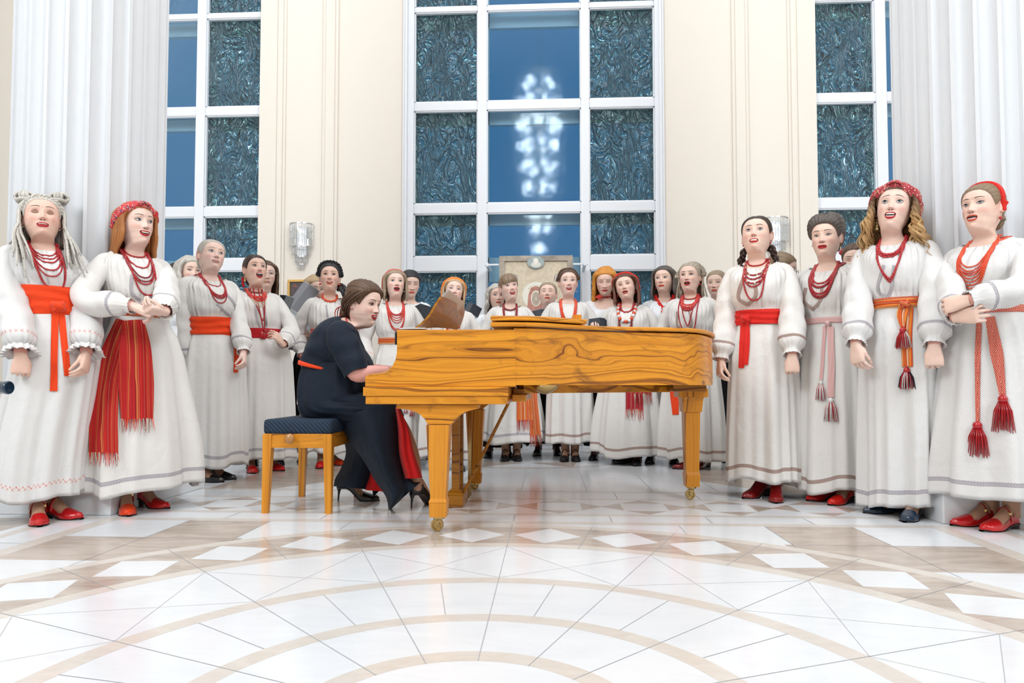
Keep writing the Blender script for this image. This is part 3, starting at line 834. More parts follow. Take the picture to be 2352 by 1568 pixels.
M_LASH = plain('lashes', (.012, .008, .008), .6); M_LID = plain('eye_shadow', (.42, .22, .17), .5)
M_BROW = {k: plain('brow_' + k, c, .7) for k, c in dict(dark=(.03, .016, .01), brown=(.11, .06, .04), light=(.34, .22, .14)).items()}
M_TIGHT = plain('tan_tights', (.46, .25, .16), .5); M_DTIGHT = plain('brown_tights', (.16, .07, .05), .5)
M_SHOE = {k: plain('shoe_' + k, c, .28, coat=.3) for k, c in dict(red=(.50, .008, .01), orange=(.72, .05, .008), black=(.008, .008, .01), navy=(.008, .022, .045), wine=(.22, .008, .008), brightred=(.62, .012, .008)).items()}
M_SOLE = plain('shoe_sole', (.03, .02, .02), .6)
M_BEAD = {k: plain('bead_' + k, c, .22, coat=.4) for k, c in dict(red=(.45, .008, .014), orange=(.74, .07, .012), coral=(.66, .035, .02), dark=(.25, .006, .012), white=(.75, .72, .70), gold=(.55, .38, .16), bone=(.7, .62, .48)).items()}
# ================================================================== people: bodies
sm = lambda a, b, x: np.clip((np.asarray(x, float) - a) / (b - a), 0, 1) ** 2 * (3 - 2 * np.clip((np.asarray(x, float) - a) / (b - a), 0, 1))
HT = np.array([(.108, .0, .0, .0), (.1065, .018, .02, .028), (.102, .033, .038, .048), (.092, .050, .058, .068), (.077, .0625, .075, .085), (.060, .070, .0845, .095), (.045, .0735, .0895, .100),
    (.030, .075, .0925, .103), (.015, .075, .0910, .1035), (0, .0742, .0885, .102), (-.015, .073, .0880, .099), (-.03, .0715, .0885, .094), (-.045, .0690, .0888, .087), (-.06, .0655, .0885, .080),
    (-.075, .0600, .0868, .074), (-.09, .0525, .0835, .069), (-.10, .0485, .079, .067), (-.107, .047, .072, .065), (-.112, .0468, .060, .064), (-.116, .0465, .044, .063), (-.121, .0465, .033, .062), (-.132, .047, .029, .061),
    (-.145, .049, .031, .059), (-.155, .055, .036, .058), (-.166, .068, .045, .06), (-.180, .092, .053, .062), (-.195, .112, .062, .070), (-.217, .126, .074, .080), (-.265, .134, .095, .086), (-.365, .132, .095, .086),
    (-.495, .125, .085, .085), (-.615, .150, .10, .11), (-.725, .145, .10, .12)])
def head_surf(th, z, fw=1.0):
    """point on the plain head and torso: th = angle from the face, z = height from the eyes"""
    zz = np.asarray(z, float)
    w, f, b = (np.interp(-zz, -HT[:, 0], HT[:, k]) for k in (1, 2, 3))
    k = 1 + (fw - 1) * sm(-.17, -.12, zz)
    s, c = np.sin(th), np.cos(th)
    q = .88 + np.where(c > 0, .55 * sm(-.052, -.095, zz) * sm(-.125, -.108, zz), 0)
    x = w * k * np.sign(s) * np.abs(s) ** q
    q = .88
    y = np.where(c > 0, -f * np.abs(c) ** q, b * np.abs(c) ** q)
    back = .034 * (1 - sm(-.165, -.112, zz))
    y = y + back + .012 * sm(.05, .108, zz)
    return np.stack([x, y, zz + np.zeros_like(x)], -1)
def sculpt(P, F):
    x, y, z = P[..., 0].copy(), P[..., 1].copy(), P[..., 2].copy()
    fr = sm(.02, -.03, y)
    def g(cx, cz, sx, sz, dy, sym=False):
        nonlocal y
        for s in ((1, -1) if sym else (1,)):
            y = y + fr * dy * np.exp(-((x - s * cx) / sx) ** 2 - ((z - cz) / sz) ** 2)
    g(.031, -.001, .015, .010, .0095, True)          # sockets
    g(.030, .021, .020, .008, -.003, True)           # brow bone
    g(.0, .016, .012, .012, .002)
    g(.043, -.034, .018, .016, -.0045, True)         # cheekbones
    g(.050, -.066, .014, .02, .004, True)            # hollow below them
    g(0, -.066, .026, .013, -.004)                   # muzzle
    g(0, -.083, .018, .005, .0035)                   # crease over the chin
    g(0, -.098, .016, .010, -.0065)                  # chin
    g(.026, -.055, .006, .014, .0022, True)          # fold beside the mouth
    g(.030, -.014, .014, .005, .0016, True)          # under the eyes
    n = F.get('nose', 1.0)
    t = np.clip((.014 - z) / .052, 0, 1)
    ridge = np.where(z > .014, 0, (.004 + .016 * t ** 1.25)) * sm(-.0475, -.0385, z)
    ridge = ridge * sm(.02, .010, z)
    wd = .0075 + .0045 * t
    y = y - fr * n * ridge * np.exp(-(x / wd) ** 2)
    g(.0125, -.039, .006, .006, -.0075 * n, True); g(0, -.038, .0085, .006, -.0035 * n)
    mo = F.get('mo', 0)
    k = sm(-.064, -.082, z) * sm(-.150, -.112, z) * sm(.045, -.045, y)
    z = z - mo * .85 * k
    return np.stack([x, y, z], -1)
def blush(P):
    x, y, z = P[..., 0], P[..., 1], P[..., 2]
    g = lambda cx, cz, sx, sz: np.exp(-((np.abs(x) - cx) / sx) ** 2 - ((z - cz) / sz) ** 2)
    fr = sm(.03, -.03, y)
    b = fr * (.75 * g(.043, -.036, .018, .016) + .6 * g(0, -.040, .014, .010) + .35 * g(0, -.1, .018, .01) + .25 * g(.03, .004, .02, .01)) + .6 * g(.075, -.01, .008, .03)
    return np.stack([np.clip(b, .001, 1), np.zeros_like(x)], -1)
def Rm(yaw=0, pitch=0, roll=0):
    """yaw>0 turns towards +x, pitch>0 lifts the chin, roll>0 tips the crown towards +x"""
    a, b, c = map(math.radians, (yaw, pitch, roll))
    return np.array((Matrix.Rotation(a, 3, 'Z') @ Matrix.Rotation(-b, 3, 'X') @ Matrix.Rotation(c, 3, 'Y')))
EYEZ = 1.510
def nrows():
    z = [.108, .1074, .1060]
    z += list(np.linspace(.103, .03, 20)) + list(np.linspace(.027, -.109, 66)) + list(np.linspace(-.111, -.14, 10)) + list(np.linspace(-.145, -.265, 14)) + [-.31, -.365, -.43, -.495, -.56, -.615, -.67, -.725]
    return np.array(z)
def face(mb, bvh, F, skin_m=0, lip=1, mouth=2, teeth=3, white=4, iris=5, pupil=6, lash=7, brow=8, lid=9):
    def hit(x, z):
        h = bvh.ray_cast(Vector((x, -.4, z)), Vector((0, 1, 0)))
        return h[0].y if h[0] else -.05
    def patch(xs, tops, bots, nv, off, m):
        rows, n = [], len(xs)
        for j in range(nv):
            v = j / (nv - 1)
            rows.append([(xs[i], hit(xs[i], tops[i] * (1 - v) + bots[i] * v) - off(2 * i / (n - 1) - 1, 2 * v - 1), tops[i] * (1 - v) + bots[i] * v) for i in range(n)])
        mb.grid(rows, False, m, flip=True)
    eo = F.get('eo', 1.0) * .9; gx, gz = F.get('gaze', (0, 0))
    for s in (1, -1):
        u = np.linspace(-1, 1, 17)
        hw = .0152; xc = .0318 * s; ti = .0012 * s
        xs = xc + u * hw
        oeo = max(eo, 0)
        hu, hl = (.0070 * oeo - .0020 * (1 - oeo)), (.0045 * oeo + .0038 * (1 - oeo))
        zc = -.0005
        up = zc + ti * u + hu * (1 - np.abs(u) ** 2.3); lo = zc + ti * u - hl * (1 - np.abs(u) ** 2.0)
        base = lambda a, b: .0008 + .0045 * (1 - a * a)
        if eo > .12:
            patch(xs, up, lo, 7, base, white)
            for rad, m, dz in ((.0068, iris, .0004), (.0031, pupil, .0007)):
                a = np.linspace(-1, 1, 11)
                ix = np.clip(xc + gx + a * rad, xs[0] + .001, xs[-1] - .001)
                h = rad * np.sqrt(np.maximum(0, 1 - a * a))
                zi = zc + .0012 + gz
                tp = np.minimum(zi + h, np.interp(ix, xs, up)); bt = np.maximum(zi - h, np.interp(ix, xs, lo)); tp = np.maximum(tp, bt)
                patch(ix, tp, bt, 5, lambda p, q, dz=dz: .0008 + .0045 * .9 + dz, m)
        th = .0014 + .0015 * (u * s + 1) / 2
        if eo > .12:
            patch(xs, up + th, up - .0005, 3, lambda a, b: .0012 + .0052 * (1 - a * a), lash)
            patch(xs, lo + .0002, lo - .0006, 2, lambda a, b: .001 + .0045 * (1 - a * a), lid)
            patch(xs, up + .0012 + .0062 * np.sqrt(1 - u * u + 1e-6), up + .0006, 5, lambda a, b: .001 + .0052 * (1 - a * a) * (.6 + .4 * b), lid if F.get('shadow') else skin_m)
        else:
            patch(xs, lo + .0013 * (1 - u * u) + .0006, lo - .0010, 3, lambda a, b: .001 + .0050 * (1 - a * a), lash)
            patch(xs, zc + ti * u + .0085 * np.sqrt(1 - u * u + 1e-6), lo + .0006, 7, lambda a, b: .001 + .0052 * (1 - a * a), lid if F.get('shadow') else skin_m)
        # brow
        u = np.linspace(0, 1, 13); bt = F.get('bt', 0.0)
        xs = s * (.0125 + .038 * u)
        zb = .0215 + .0055 * np.sin(np.clip(u * 1.25, 0, 1.25) * PI * .62) - .003 * u + bt * (.5 - u) * .012 + F.get('bz', 0)
        th = np.interp(u, [0, .3, .75, 1], [.0034, .0044, .0032, .0010])
        if s < 0: xs, zb, th = xs[::-1], zb[::-1], th[::-1]
        patch(xs, zb + th / 2, zb - th / 2, 3, lambda a, b: .0008, brow)
    # mouth
    mo, ms = F.get('mo', 0), F.get('ms', 0)
    hw = F.get('mw', .0250); u = np.linspace(-1, 1, 21); xs = u * hw
    zm = -.0665; k = np.sqrt(np.maximum(0, 1 - np.abs(u) ** 2.4)); cor = ms * .0055 * u * u
    iu = zm + cor + mo * .22 * k; il = zm + cor - mo * .85 * k
    bow = .0074 * k ** .8 - .0016 * np.exp(-(u / .16) ** 2) + .0003
    ou = iu + bow * (.85 + .15 * min(1, mo / .01)); ol = il - .0102 * k ** .8 - .0003
    if mo > .002:
        patch(xs, iu + .0004, il - .0004, 7, lambda a, b: .0007, mouth)
        j = np.abs(u) < .74
        tz = np.minimum(.0052, mo * .55)
        if F.get('teeth', True): patch(xs[j], iu[j] + .0004, iu[j] - tz * k[j], 3, lambda a, b: .0013 + .001 * (1 - a * a), teeth)
        if F.get('lteeth'): patch(xs[j], il[j] + .0035 * k[j], il[j] - .0002, 3, lambda a, b: .0013, teeth)
    else:
        patch(xs, iu + .0006, il - .0006, 2, lambda a, b: .0012, mouth)
    B = lambda a, b: .0006 + .0042 * math.sqrt(max(0, 1 - b * b)) * (1 - a * a * .8)
    patch(xs, ou, iu, 6, B, lip); patch(xs, il, ol, 6, B, lip)
    for s in (1, -1):                                            # nostrils
        a = np.linspace(-1, 1, 7); xs = s * .0068 + a * .0036; h = .0017 * np.sqrt(1 - a * a)
        patch(xs, -.0462 + h, -.0462 - h, 3, lambda p, q: .0006, mouth)
    for s in (1, -1):                                            # ears
        c = np.array((.0735 * s * F.get('fw', 1), .016, -.008))
        mb.ball(c, 1, 12, skin_m, (.0065, .0155, .029), np.array(Matrix.Rotation(-.35 * s, 3, 'Z') @ Matrix.Rotation(-.15, 3, 'X')))
        a = np.linspace(-2.2, 1.9, 18)
        pth = [c + np.array((.0055 * s + .003 * s * math.cos(t), .016 * math.cos(t) + .001, .028 * math.sin(-t + .3))) for t in a]
        mb.tube(pth, np.interp(np.linspace(0, 1, 18), [0, .15, .8, 1], [.003, .0042, .0036, .005]), 6, skin_m)
    return hit
# ---------------------------------------------------------------- hands
HANDS = {}
def hand(pose):
    """right-handed block: wrist at origin, fingers down -z, palm faces -y, thumb towards +x"""
    if pose in HANDS: return HANDS[pose]
    curl, tc = {'relaxed': ((24, 30, 18), (25, 15)), 'fist': ((62, 72, 40), (38, 35)), 'soft': ((40, 46, 26), (30, 20)), 'flat': ((8, 12, 8), (16, 10)), 'hold': ((30, 40, 25), (10, 10)), 'pinch': ((48, 42, 20), (45, 20)), 'keys': ((30, 42, 30), (20, 8))}[pose]
    mb = MB()
    rows = []
    for z, w, t_, ox in ((.012, .025, .019, 0), (0, .0255, .0185, 0), (-.02, .030, .0185, .001), (-.045, .0365, .017, .001), (-.07, .039, .0145, 0), (-.086, .0385, .0115, 0), (-.092, .034, .008, 0)):
        a = np.arange(20) * 2 * PI / 20
        rows.append(np.stack([ox + w * np.sign(np.cos(a)) * np.abs(np.cos(a)) ** .75, t_ * np.sign(np.sin(a)) * np.abs(np.sin(a)) ** .8, np.full(20, z)], 1))
    mb.grid(rows, True); mb.f.append(tuple(range(20))); mb.m.append(0); n = len(mb.v); mb.f.append(tuple(range(n - 20, n))[::-1]); mb.m.append(0)
    def finger(p, d, pn, L, angs, r):
        p, d, pn = Vector(p), Vector(d).normalized(), Vector(pn).normalized()
        pts, rr = [p - d * .012], [r]
        ax = d.cross(pn).normalized()
        for k, (l, a) in enumerate(zip(L, angs)):
            d = Matrix.Rotation(math.radians(a), 3, ax) @ d
            for q in (.33, .66, 1.0):
                pts.append(pts[-1] + d * l / 3 * (1 if k or q > .34 else 1)); rr.append(r * (1 - .11 * (k + q)) * (1.06 if q == 1.0 and k < 2 else 1))
        pts.append(pts[-1] + d * .003); rr.append(rr[-1] * .55)
        mb.tube(pts, rr, 10)
        mb.ball(pts[-2], rr[-2] * .98, 10)
    for i, (x, L) in enumerate(((.0285, .066), (.0098, .075), (-.0092, .070), (-.0272, .054))):
        j = 1 + .10 * i
        finger((x, 0, -.084), ((x) * 1.2, 0, -.1), (0, -1, 0), (L * .45, L * .32, L * .27), [a * j for a in curl], .0088 - .0006 * (i == 3))
    mb.tube([(.012, -.006, -.012), (.026, -.010, -.034), (.034, -.014, -.052)], [.014, .0145, .0115], 10)
    finger((.034, -.014, -.050), (.42, -.35, -.85), (-.8, -.6, 0), (.012, .032, .026), [0, *tc], .0108)
    me = bpy.data.meshes.new('h'); me.from_pydata(mb.v, [], mb.f); o = bpy.data.objects.new('h', me); scn.collection.objects.link(o)
    r = o.modifiers.new('r', 'REMESH'); r.mode = 'VOXEL'; r.voxel_size = .0026
    s = o.modifiers.new('s', 'SMOOTH'); s.factor = .5; s.iterations = 3
    dg = bpy.context.evaluated_depsgraph_get(); e = o.evaluated_get(dg).to_mesh()
    V = np.array([v.co[:] for v in e.vertices]); Fc = [tuple(p.vertices) for p in e.polygons]
    o.evaluated_get(dg).to_mesh_clear(); bpy.data.objects.remove(o); bpy.data.meshes.remove(me)
    # nails on the finger backs are part of the skin mesh
    HANDS[pose] = (V, Fc); return HANDS[pose]
def frame(d, palm):
    """matrix whose -z follows d and whose -y follows the palm"""
    z = -Vector(d).normalized(); y = -Vector(palm); y = (y - z * y.dot(z)).normalized(); x = y.cross(z)
    return np.array(((x.x, y.x, z.x), (x.y, y.y, z.y), (x.z, y.z, z.z)))
def ik(S, W, pole, l1=.275, l2=.245):
    S, W, pole = Vector(S), Vector(W), Vector(pole)
    v = W - S; d = v.length
    if d > (l1 + l2) * .998: W = S + v.normalized() * (l1 + l2) * .998; v = W - S; d = v.length
    a = (l1 * l1 - l2 * l2 + d * d) / (2 * d); h = math.sqrt(max(0, l1 * l1 - a * a))
    n = v.normalized(); p = (pole - n * pole.dot(n)).normalized()
    return S + n * a + p * h, W
# ---------------------------------------------------------------- shoes
def shoe_sections(hh, k=1.0):
    s = np.linspace(0, 1, 54)
    y = .052 - .245 * s
    sole = hh * (1 - sm(.22, .66, s)) + .006 + .006 * sm(.85, 1, s)
    w = np.interp(s, [0, .04, .12, .25, .42, .6, .72, .85, .94, 1], [.008, .021, .029, .031, .030, .037, .040, .034, .022, .006])
    top = np.interp(s, [0, .05, .2, .32, .45, .6, .72, .85, .95, 1], [.05, .075, .085, .085, .068, .050, .040, .031, .023, .010])
    rim = np.interp(s, [0, .1, .25, .4, .55, .66], [.062, .058, .040, .028, .024, .03])
    return s, y, sole, w, top, rim
def make_shoe(hh, style, mats, body, xf, skin_m):
    """adds the foot to body, returns the shoe builder; xf maps shoe space to person space"""
    s, y, sole, w, top, rim = shoe_sections(hh)
    n = 36; a = -PI / 2 + np.arange(n) * 2 * PI / n
    def ring(i, off):
        x = (w[i] + off) * np.sign(np.cos(a)) * np.abs(np.cos(a)) ** .8
        h = top[i] + off
        z = sole[i] + np.where(np.sin(a) < 0, 0, h * np.abs(np.sin(a)) ** .9) + np.where(np.sin(a) < 0, -.003 * np.abs(np.sin(a)), 0)
        return np.stack([x, np.full(n, y[i]), z], 1)
    body.grid(xf(np.array([ring(i, 0) for i in range(len(s))])), True, skin_m)
    sh = MB(); off = .0035
    R = [ring(i, off) for i in range(len(s))]
    R[0][:, 1] += .004; R[-1][:, 1] -= .004
    flat = np.array(R).reshape(-1, 3); F = []
    cut = .64 if style != 'boot' else 0
    for i in range(len(s) - 1):
        for j in range(n):
            q = (i * n + j, i * n + (j + 1) % n, (i + 1) * n + (j + 1) % n, (i + 1) * n + j)
            zc = np.mean([flat[k][2] for k in q]) - sole[i]
            if s[i] >= cut or zc < rim[i]: F.append(q)
    F += [tuple(range(n)), tuple(range((len(s) - 1) * n, len(s) * n))]
    sh.add(xf(flat), F, 0)
    if style == 'boot':
        P = [[(.036 * math.cos(t) * q, .008 + .042 * math.sin(t) * q, z) for t in a] for z, q in ((.06 + hh * .8, 1.0), (.09 + hh, .98), (.16 + hh, 1.05), (.17 + hh, 1.0))]
        sh.grid(xf(np.array(P)), True, 0)
        for k in range(5):
            zz = .05 + hh * .55 + .016 * k; yy = -.068 + .010 * k
            sh.tube(xf(np.array([(-.013, yy, zz), (0, yy - .004, zz + .006), (.013, yy - .002, zz + .011)])), .0028, 5, 0)
    # sole and heel
    P = []
    for i in range(len(s)):
        ww = w[i] + off + .001
        P.append([(-ww, y[i], sole[i] - .004), (ww, y[i], sole[i] - .004), (ww, y[i], max(0.0, sole[i] - .011)), (-ww, y[i], max(0.0, sole[i] - .011))])
    P = np.array(P); P[0, :, 1] += .004; P[-1, :, 1] -= .005
    sh.grid(xf(P), True, 1)
    if hh > .012:
        if style == 'stiletto':
            hp = [(0.045, hh + .004, .020), (.047, hh * .75, .009), (.050, hh * .4, .0055), (.052, 0, .005)]
        else:
            hp = [(.022, hh + .004, .030), (.026, hh * .5, .027), (.027, 0, .026)]
        rows = []
        for yy, z, ww in hp:
            d = ww if style == 'stiletto' else .026
            rows.append([(math.cos(t) * ww, yy - .0 + math.sin(t) * d, z) for t in np.arange(12) * PI / 6])
        sh.grid(xf(np.array(rows)), True, 1 if style != 'stiletto' else 0); o = len(sh.v); sh.f.append(tuple(range(o - 12, o))); sh.m.append(1)
    if style == 'strap':
        i = int(.40 * len(s)); t = np.linspace(0, PI, 15)
        pts = np.stack([(w[i] + .005) * np.cos(t), np.full(15, y[i] + .012) + .0 * t, sole[i] + .012 + (top[i] + .004 - .012) * np.sin(t) ** .9 + .004], 1)
        sh.tube(xf(pts), .0055, 6, 0, flat=.45)
        sh.box(*(lambda c: (c - .006, c + .006))(xf(np.array([[(w[i] + .003) * .8, y[i] + .012, sole[i] + top[i] * .72]]))[0]), m=2, bev=.002)
    return sh
# ================================================================== people: hair
def hairline(th):
    a = np.degrees(np.abs((th + PI) % (2 * PI) - PI))
    return np.interp(a, [0, 22, 40, 55, 66, 74, 82, 92, 104, 120, 150, 180], [.066, .063, .052, .034, .010, -.012, -.004, .020, .006, -.06, -.092, -.098])
HC = np.array((0, .018, .01))
def scalp(th, z, off, fw=1.0):
    p = head_surf(th, z, fw); d = p - HC; d /= np.linalg.norm(d, axis=-1, keepdims=True)
    return p + d * np.asarray(off)[..., None]
def hair_shell(mb, H, fw):
    nu, nv = 150, 44
    th = np.arange(nu) * 2 * PI / nu; s = np.linspace(0, 1, nv)
    TH, S = np.meshgrid(th, s)
    zl = hairline(TH) + H.get('fh', 0) * np.maximum(0, np.cos(TH))
    Z = zl + (.1079 - zl) * np.cos(S * PI / 2) ** .8
    vol = H.get('vol', .012)
    T = vol * np.sqrt(np.maximum(0, 1 - S ** 5)) + .0012
    T = T * (1 + H.get('top', 0) * sm(.02, .1, Z)) * (1 + H.get('side', 0) * sm(.4, .9, np.abs(np.sin(TH))))
    P = scalp(TH, Z, T, fw)
    if H.get('comb', 'back') == 'back':
        u = np.arctan2(P[..., 0], P[..., 2] + .02) * .6; v = P[..., 1]
    else:
        u = np.arctan2(P[..., 1] - .01, P[..., 2] + .07) * .6; v = np.abs(P[..., 0] - H.get('part', 0))
    g = np.sin(u * 150 + 3 * np.sin(v * 40)) * .5 + np.sin(u * 67 + 1.3) * .8
    d = P - HC; d /= np.linalg.norm(d, axis=-1, keepdims=True)
    P = P + d * (g * .0011 * H.get('groove', 1) * sm(1, .9, S))[..., None]
    if H.get('comb') == 'part':                 # the parting is a shallow furrow
        P = P - d * (.004 * np.exp(-((P[..., 0] - H.get('part', 0)) / .004) ** 2) * sm(.03, .0, P[..., 1]) * sm(.03, .07, P[..., 2]))[..., None]
    uv = np.stack([u, np.zeros_like(v) + .02 * v], -1)
    mb.grid(P, True, 0, uv, flip=True)
def lock_path(th, side, zend, H, jit, fw):
    """one lock: from the parting over the side of the head, then hanging"""
    r = rnd
    part = H.get('part', 0)
    deg = math.degrees(th)
    vol = H.get('vol', .012)
    y0 = np.interp(deg, [30, 60, 100, 180], [-.062, -.035, .01, .075]) + r.uniform(-.006, .006)
    pts = []
    z0 = .110 * math.sqrt(max(.05, 1 - ((y0 - .016) / (.112 if y0 > .016 else .108)) ** 2))
    for q in (0, .5):
        x = part + side * (.006 + .05 * q)
        t = math.atan2(x, -(y0 - .018)); 
        p = np.array((x, y0, .112 - .01 * q)); d = p - HC; d /= np.linalg.norm(d)
        zz = z0 - .022 * q
        pts.append((x, y0 * (1 - .05 * q), zz + vol * (1 + H.get('top', 0)) - .002))
    fl = H.get('flare', .02)
    cov = H.get('cover', 72)
    for z in (.055, .015, -.03):
        dg = deg if deg > cov else cov + .22 * (deg - 44); a = math.radians(np.interp(z, [-.03, .015, .07], [dg, dg - 2, max(deg, 48)]))
        o = np.interp(z, [-.03, .06], [vol + .014 + jit * .4, vol + .003 + jit * .15])
        pts.append(tuple(scalp(np.array(a * side), np.array(z), np.array(o), fw)))
    x, y, z = pts[-1]
    front = deg < H.get('split', 100)
    n = max(3, int((-.03 - zend) / .035))
    for k in range(1, n + 1):
        q = k / n; zz = -.03 + (zend + .03) * q
        xx = x * (1 + fl * 8 * (-.03 - zz)); yy = y
        if front:
            yy = y - .02 * sm(-.05, -.15, zz) - (.075 if zend < -.17 else 0) * sm(-.08, -.24, zz)
            if zend < -.17: xx = xx * (1 - .10 * sm(-.12, -.25, zz))
        else: yy = y + (.055 if zend < -.17 else .0) * sm(-.06, -.22, zz); 
        if not front and zend > -.17: yy = y - .012 * q
        pts.append((xx, yy, zz))
    if H.get('tuck') and zend > -.2:            # bob curling inward
        x, y, z = pts[-1]; pts[-1] = (x * .9, y, z)
    sp_ = H.get('spread', .006)
    if sp_:
        dx, dy = r.uniform(-sp_, sp_) + side * sp_ * .3, r.uniform(-sp_, sp_) - sp_ * .2; k0 = 5; nn = len(pts) - k0
        pts = [p if i < k0 else (p[0] + dx * ((i - k0 + 1) / nn), p[1] + dy * ((i - k0 + 1) / nn), p[2]) for i, p in enumerate(pts)]
    P = crom(pts, 5)
    w = H.get('wave', 0)
    if w:
        L = np.r_[0, np.cumsum(np.linalg.norm(np.diff(P, axis=0), axis=1))]
        ph = r.uniform(0, 6.3) if not H.get('sync') else H['sync'] * 9 + .6 * th
        A = w * sm(.08, .22, L)
        k = 2 * PI / H.get('wl', .085)
        rad = np.array((P[-1][0], P[-1][1] - .02, 0)); rad /= np.linalg.norm(rad) + 1e-9
        tan = np.array((-rad[1], rad[0], 0))
        P = P + np.outer(A * np.sin(L * k + ph), tan) + np.outer(A * .7 * np.cos(L * k + ph), rad)
    return P
def locks(mb, H, fw):
    n = H.get('n', 20); zl = H['len']
    for side in (1, -1):
        for i in range(n):
            th = math.radians(np.interp(i / (n - 1), [0, 1], [H.get('th0', 44), 176]) + rnd.uniform(-2, 2))
            for layer in range(H.get('layers', 2)):
                ze = zl + rnd.uniform(-.03, .03) * H.get('rag', 1) - .0 * layer
                if 'lenf' in H and math.degrees(th) < H.get('split', 100): ze = H['lenf'] + rnd.uniform(-.04, .03) * H.get('rag', 1)
                P = lock_path(th, side, ze, H, layer * .012 + rnd.uniform(-.004, .004), fw)
                if H.get('skip', 0) == side and math.degrees(th) < 100: continue
                m = len(P); q = np.linspace(0, 1, m)
                w = H.get('w', .013) * np.interp(q, [0, .12, .5, .85, 1], [.5, .9, 1, .8, .12])
                if H.get('kind') == 'dread':
                    w = H.get('w', .006) * np.interp(q, [0, .1, .9, 1], [.8, 1, .9, .5])
                    mb.tube(P, w, 7, 0, us=.25, wob=lambda a, L: 1 + .16 * np.sin(a * 2 + L * 420) + .1 * math.sin(L * 900))
                else:
                    mb.tube(P, w, 8, 0, flat=.5, us=.22, up=(P[m // 2][0], P[m // 2][1] - .02, 0))
def braid(mb, pts, r, pitch=None, m=0, taper=.6):
    P = crom(pts, 10); L = np.r_[0, np.cumsum(np.linalg.norm(np.diff(P, axis=0), axis=1))]
    k = int(max(12, L[-1] / (r * .35))); t = np.linspace(0, L[-1], k)
    P = np.stack([np.interp(t, L, P[:, i]) for i in range(3)], 1)
    T = np.gradient(P, axis=0); T /= np.linalg.norm(T, axis=1)[:, None]
    n = np.cross(T, (0, 1, .2)); n /= np.linalg.norm(n, axis=1)[:, None]; b = np.cross(T, n)
    pitch = pitch or r * 5.2
    tp = np.interp(t / L[-1], [0, 1], [1, taper])[:, None]
    for s in range(3):
        f = 2 * PI * t / pitch + 2 * PI * s / 3
        Q = P + n * (np.sin(f) * r * .85)[:, None] * tp + b * (np.sin(2 * f) * r * .42)[:, None] * tp
        mb.tube(Q, r * .62 * tp[:, 0], 7, m, us=.15)
def bun(mb, c, r, m=0, sq=.8):
    a = np.linspace(0, 2 * PI * 2.6, 60)
    q = np.linspace(0, 1, 60)
    R = r * (1 - .75 * q)
    P = np.stack([c[0] + R * np.cos(a), c[1] + q * r * sq, c[2] + R * np.sin(a)], 1)
    mb.tube(P, r * (.52 - .12 * q), 8, m, us=.2)
    mb.ball(c, r * .9, 12, m, (1, .7, 1))
def headband(mb, bvh, tilt, hw, th=.004, rng=118, m=0, n=60, bul=.003, center=HC, tw=0):
    t = math.radians(tilt); c = np.array((0, -math.sin(t), math.cos(t))); nn = np.array((0, -math.cos(t), -math.sin(t)))
    rows = []
    for f in np.radians(np.linspace(-rng, rng, n)):
        d = np.array((math.sin(f), 0, 0)) + math.cos(f) * c
        row = []
        wv = hw * (1 - .45 * sm(.9, 2.1, abs(f)))
        for w in (-1.0, -.8, -.4, 0, .4, .8, 1.0):
            e = d + nn * w * wv / .1; e /= np.linalg.norm(e)
            h = bvh.ray_cast(Vector(center + e * .4), Vector(-e))
            r = (Vector(center) - h[0]).length if h[0] else .1
            off = -.002 if abs(w) == 1 else th + bul * (1 - w * w)
            if tw: off += tw * math.sin(f * 9 + w * 5) * (1 - w * w)
            row.append(center + e * (r + off))
        rows.append(row)
    rows = np.array(rows)                     # even out small steps
    for k in range(2): rows[1:-1] = (rows[:-2] + 2 * rows[1:-1] + rows[2:]) / 4
    mb.grid(rows, False, m)
    mb.add([rows[0][i] for i in range(7)] + [rows[-1][i] for i in range(7)], [tuple(range(7)), tuple(range(7, 14))], m)
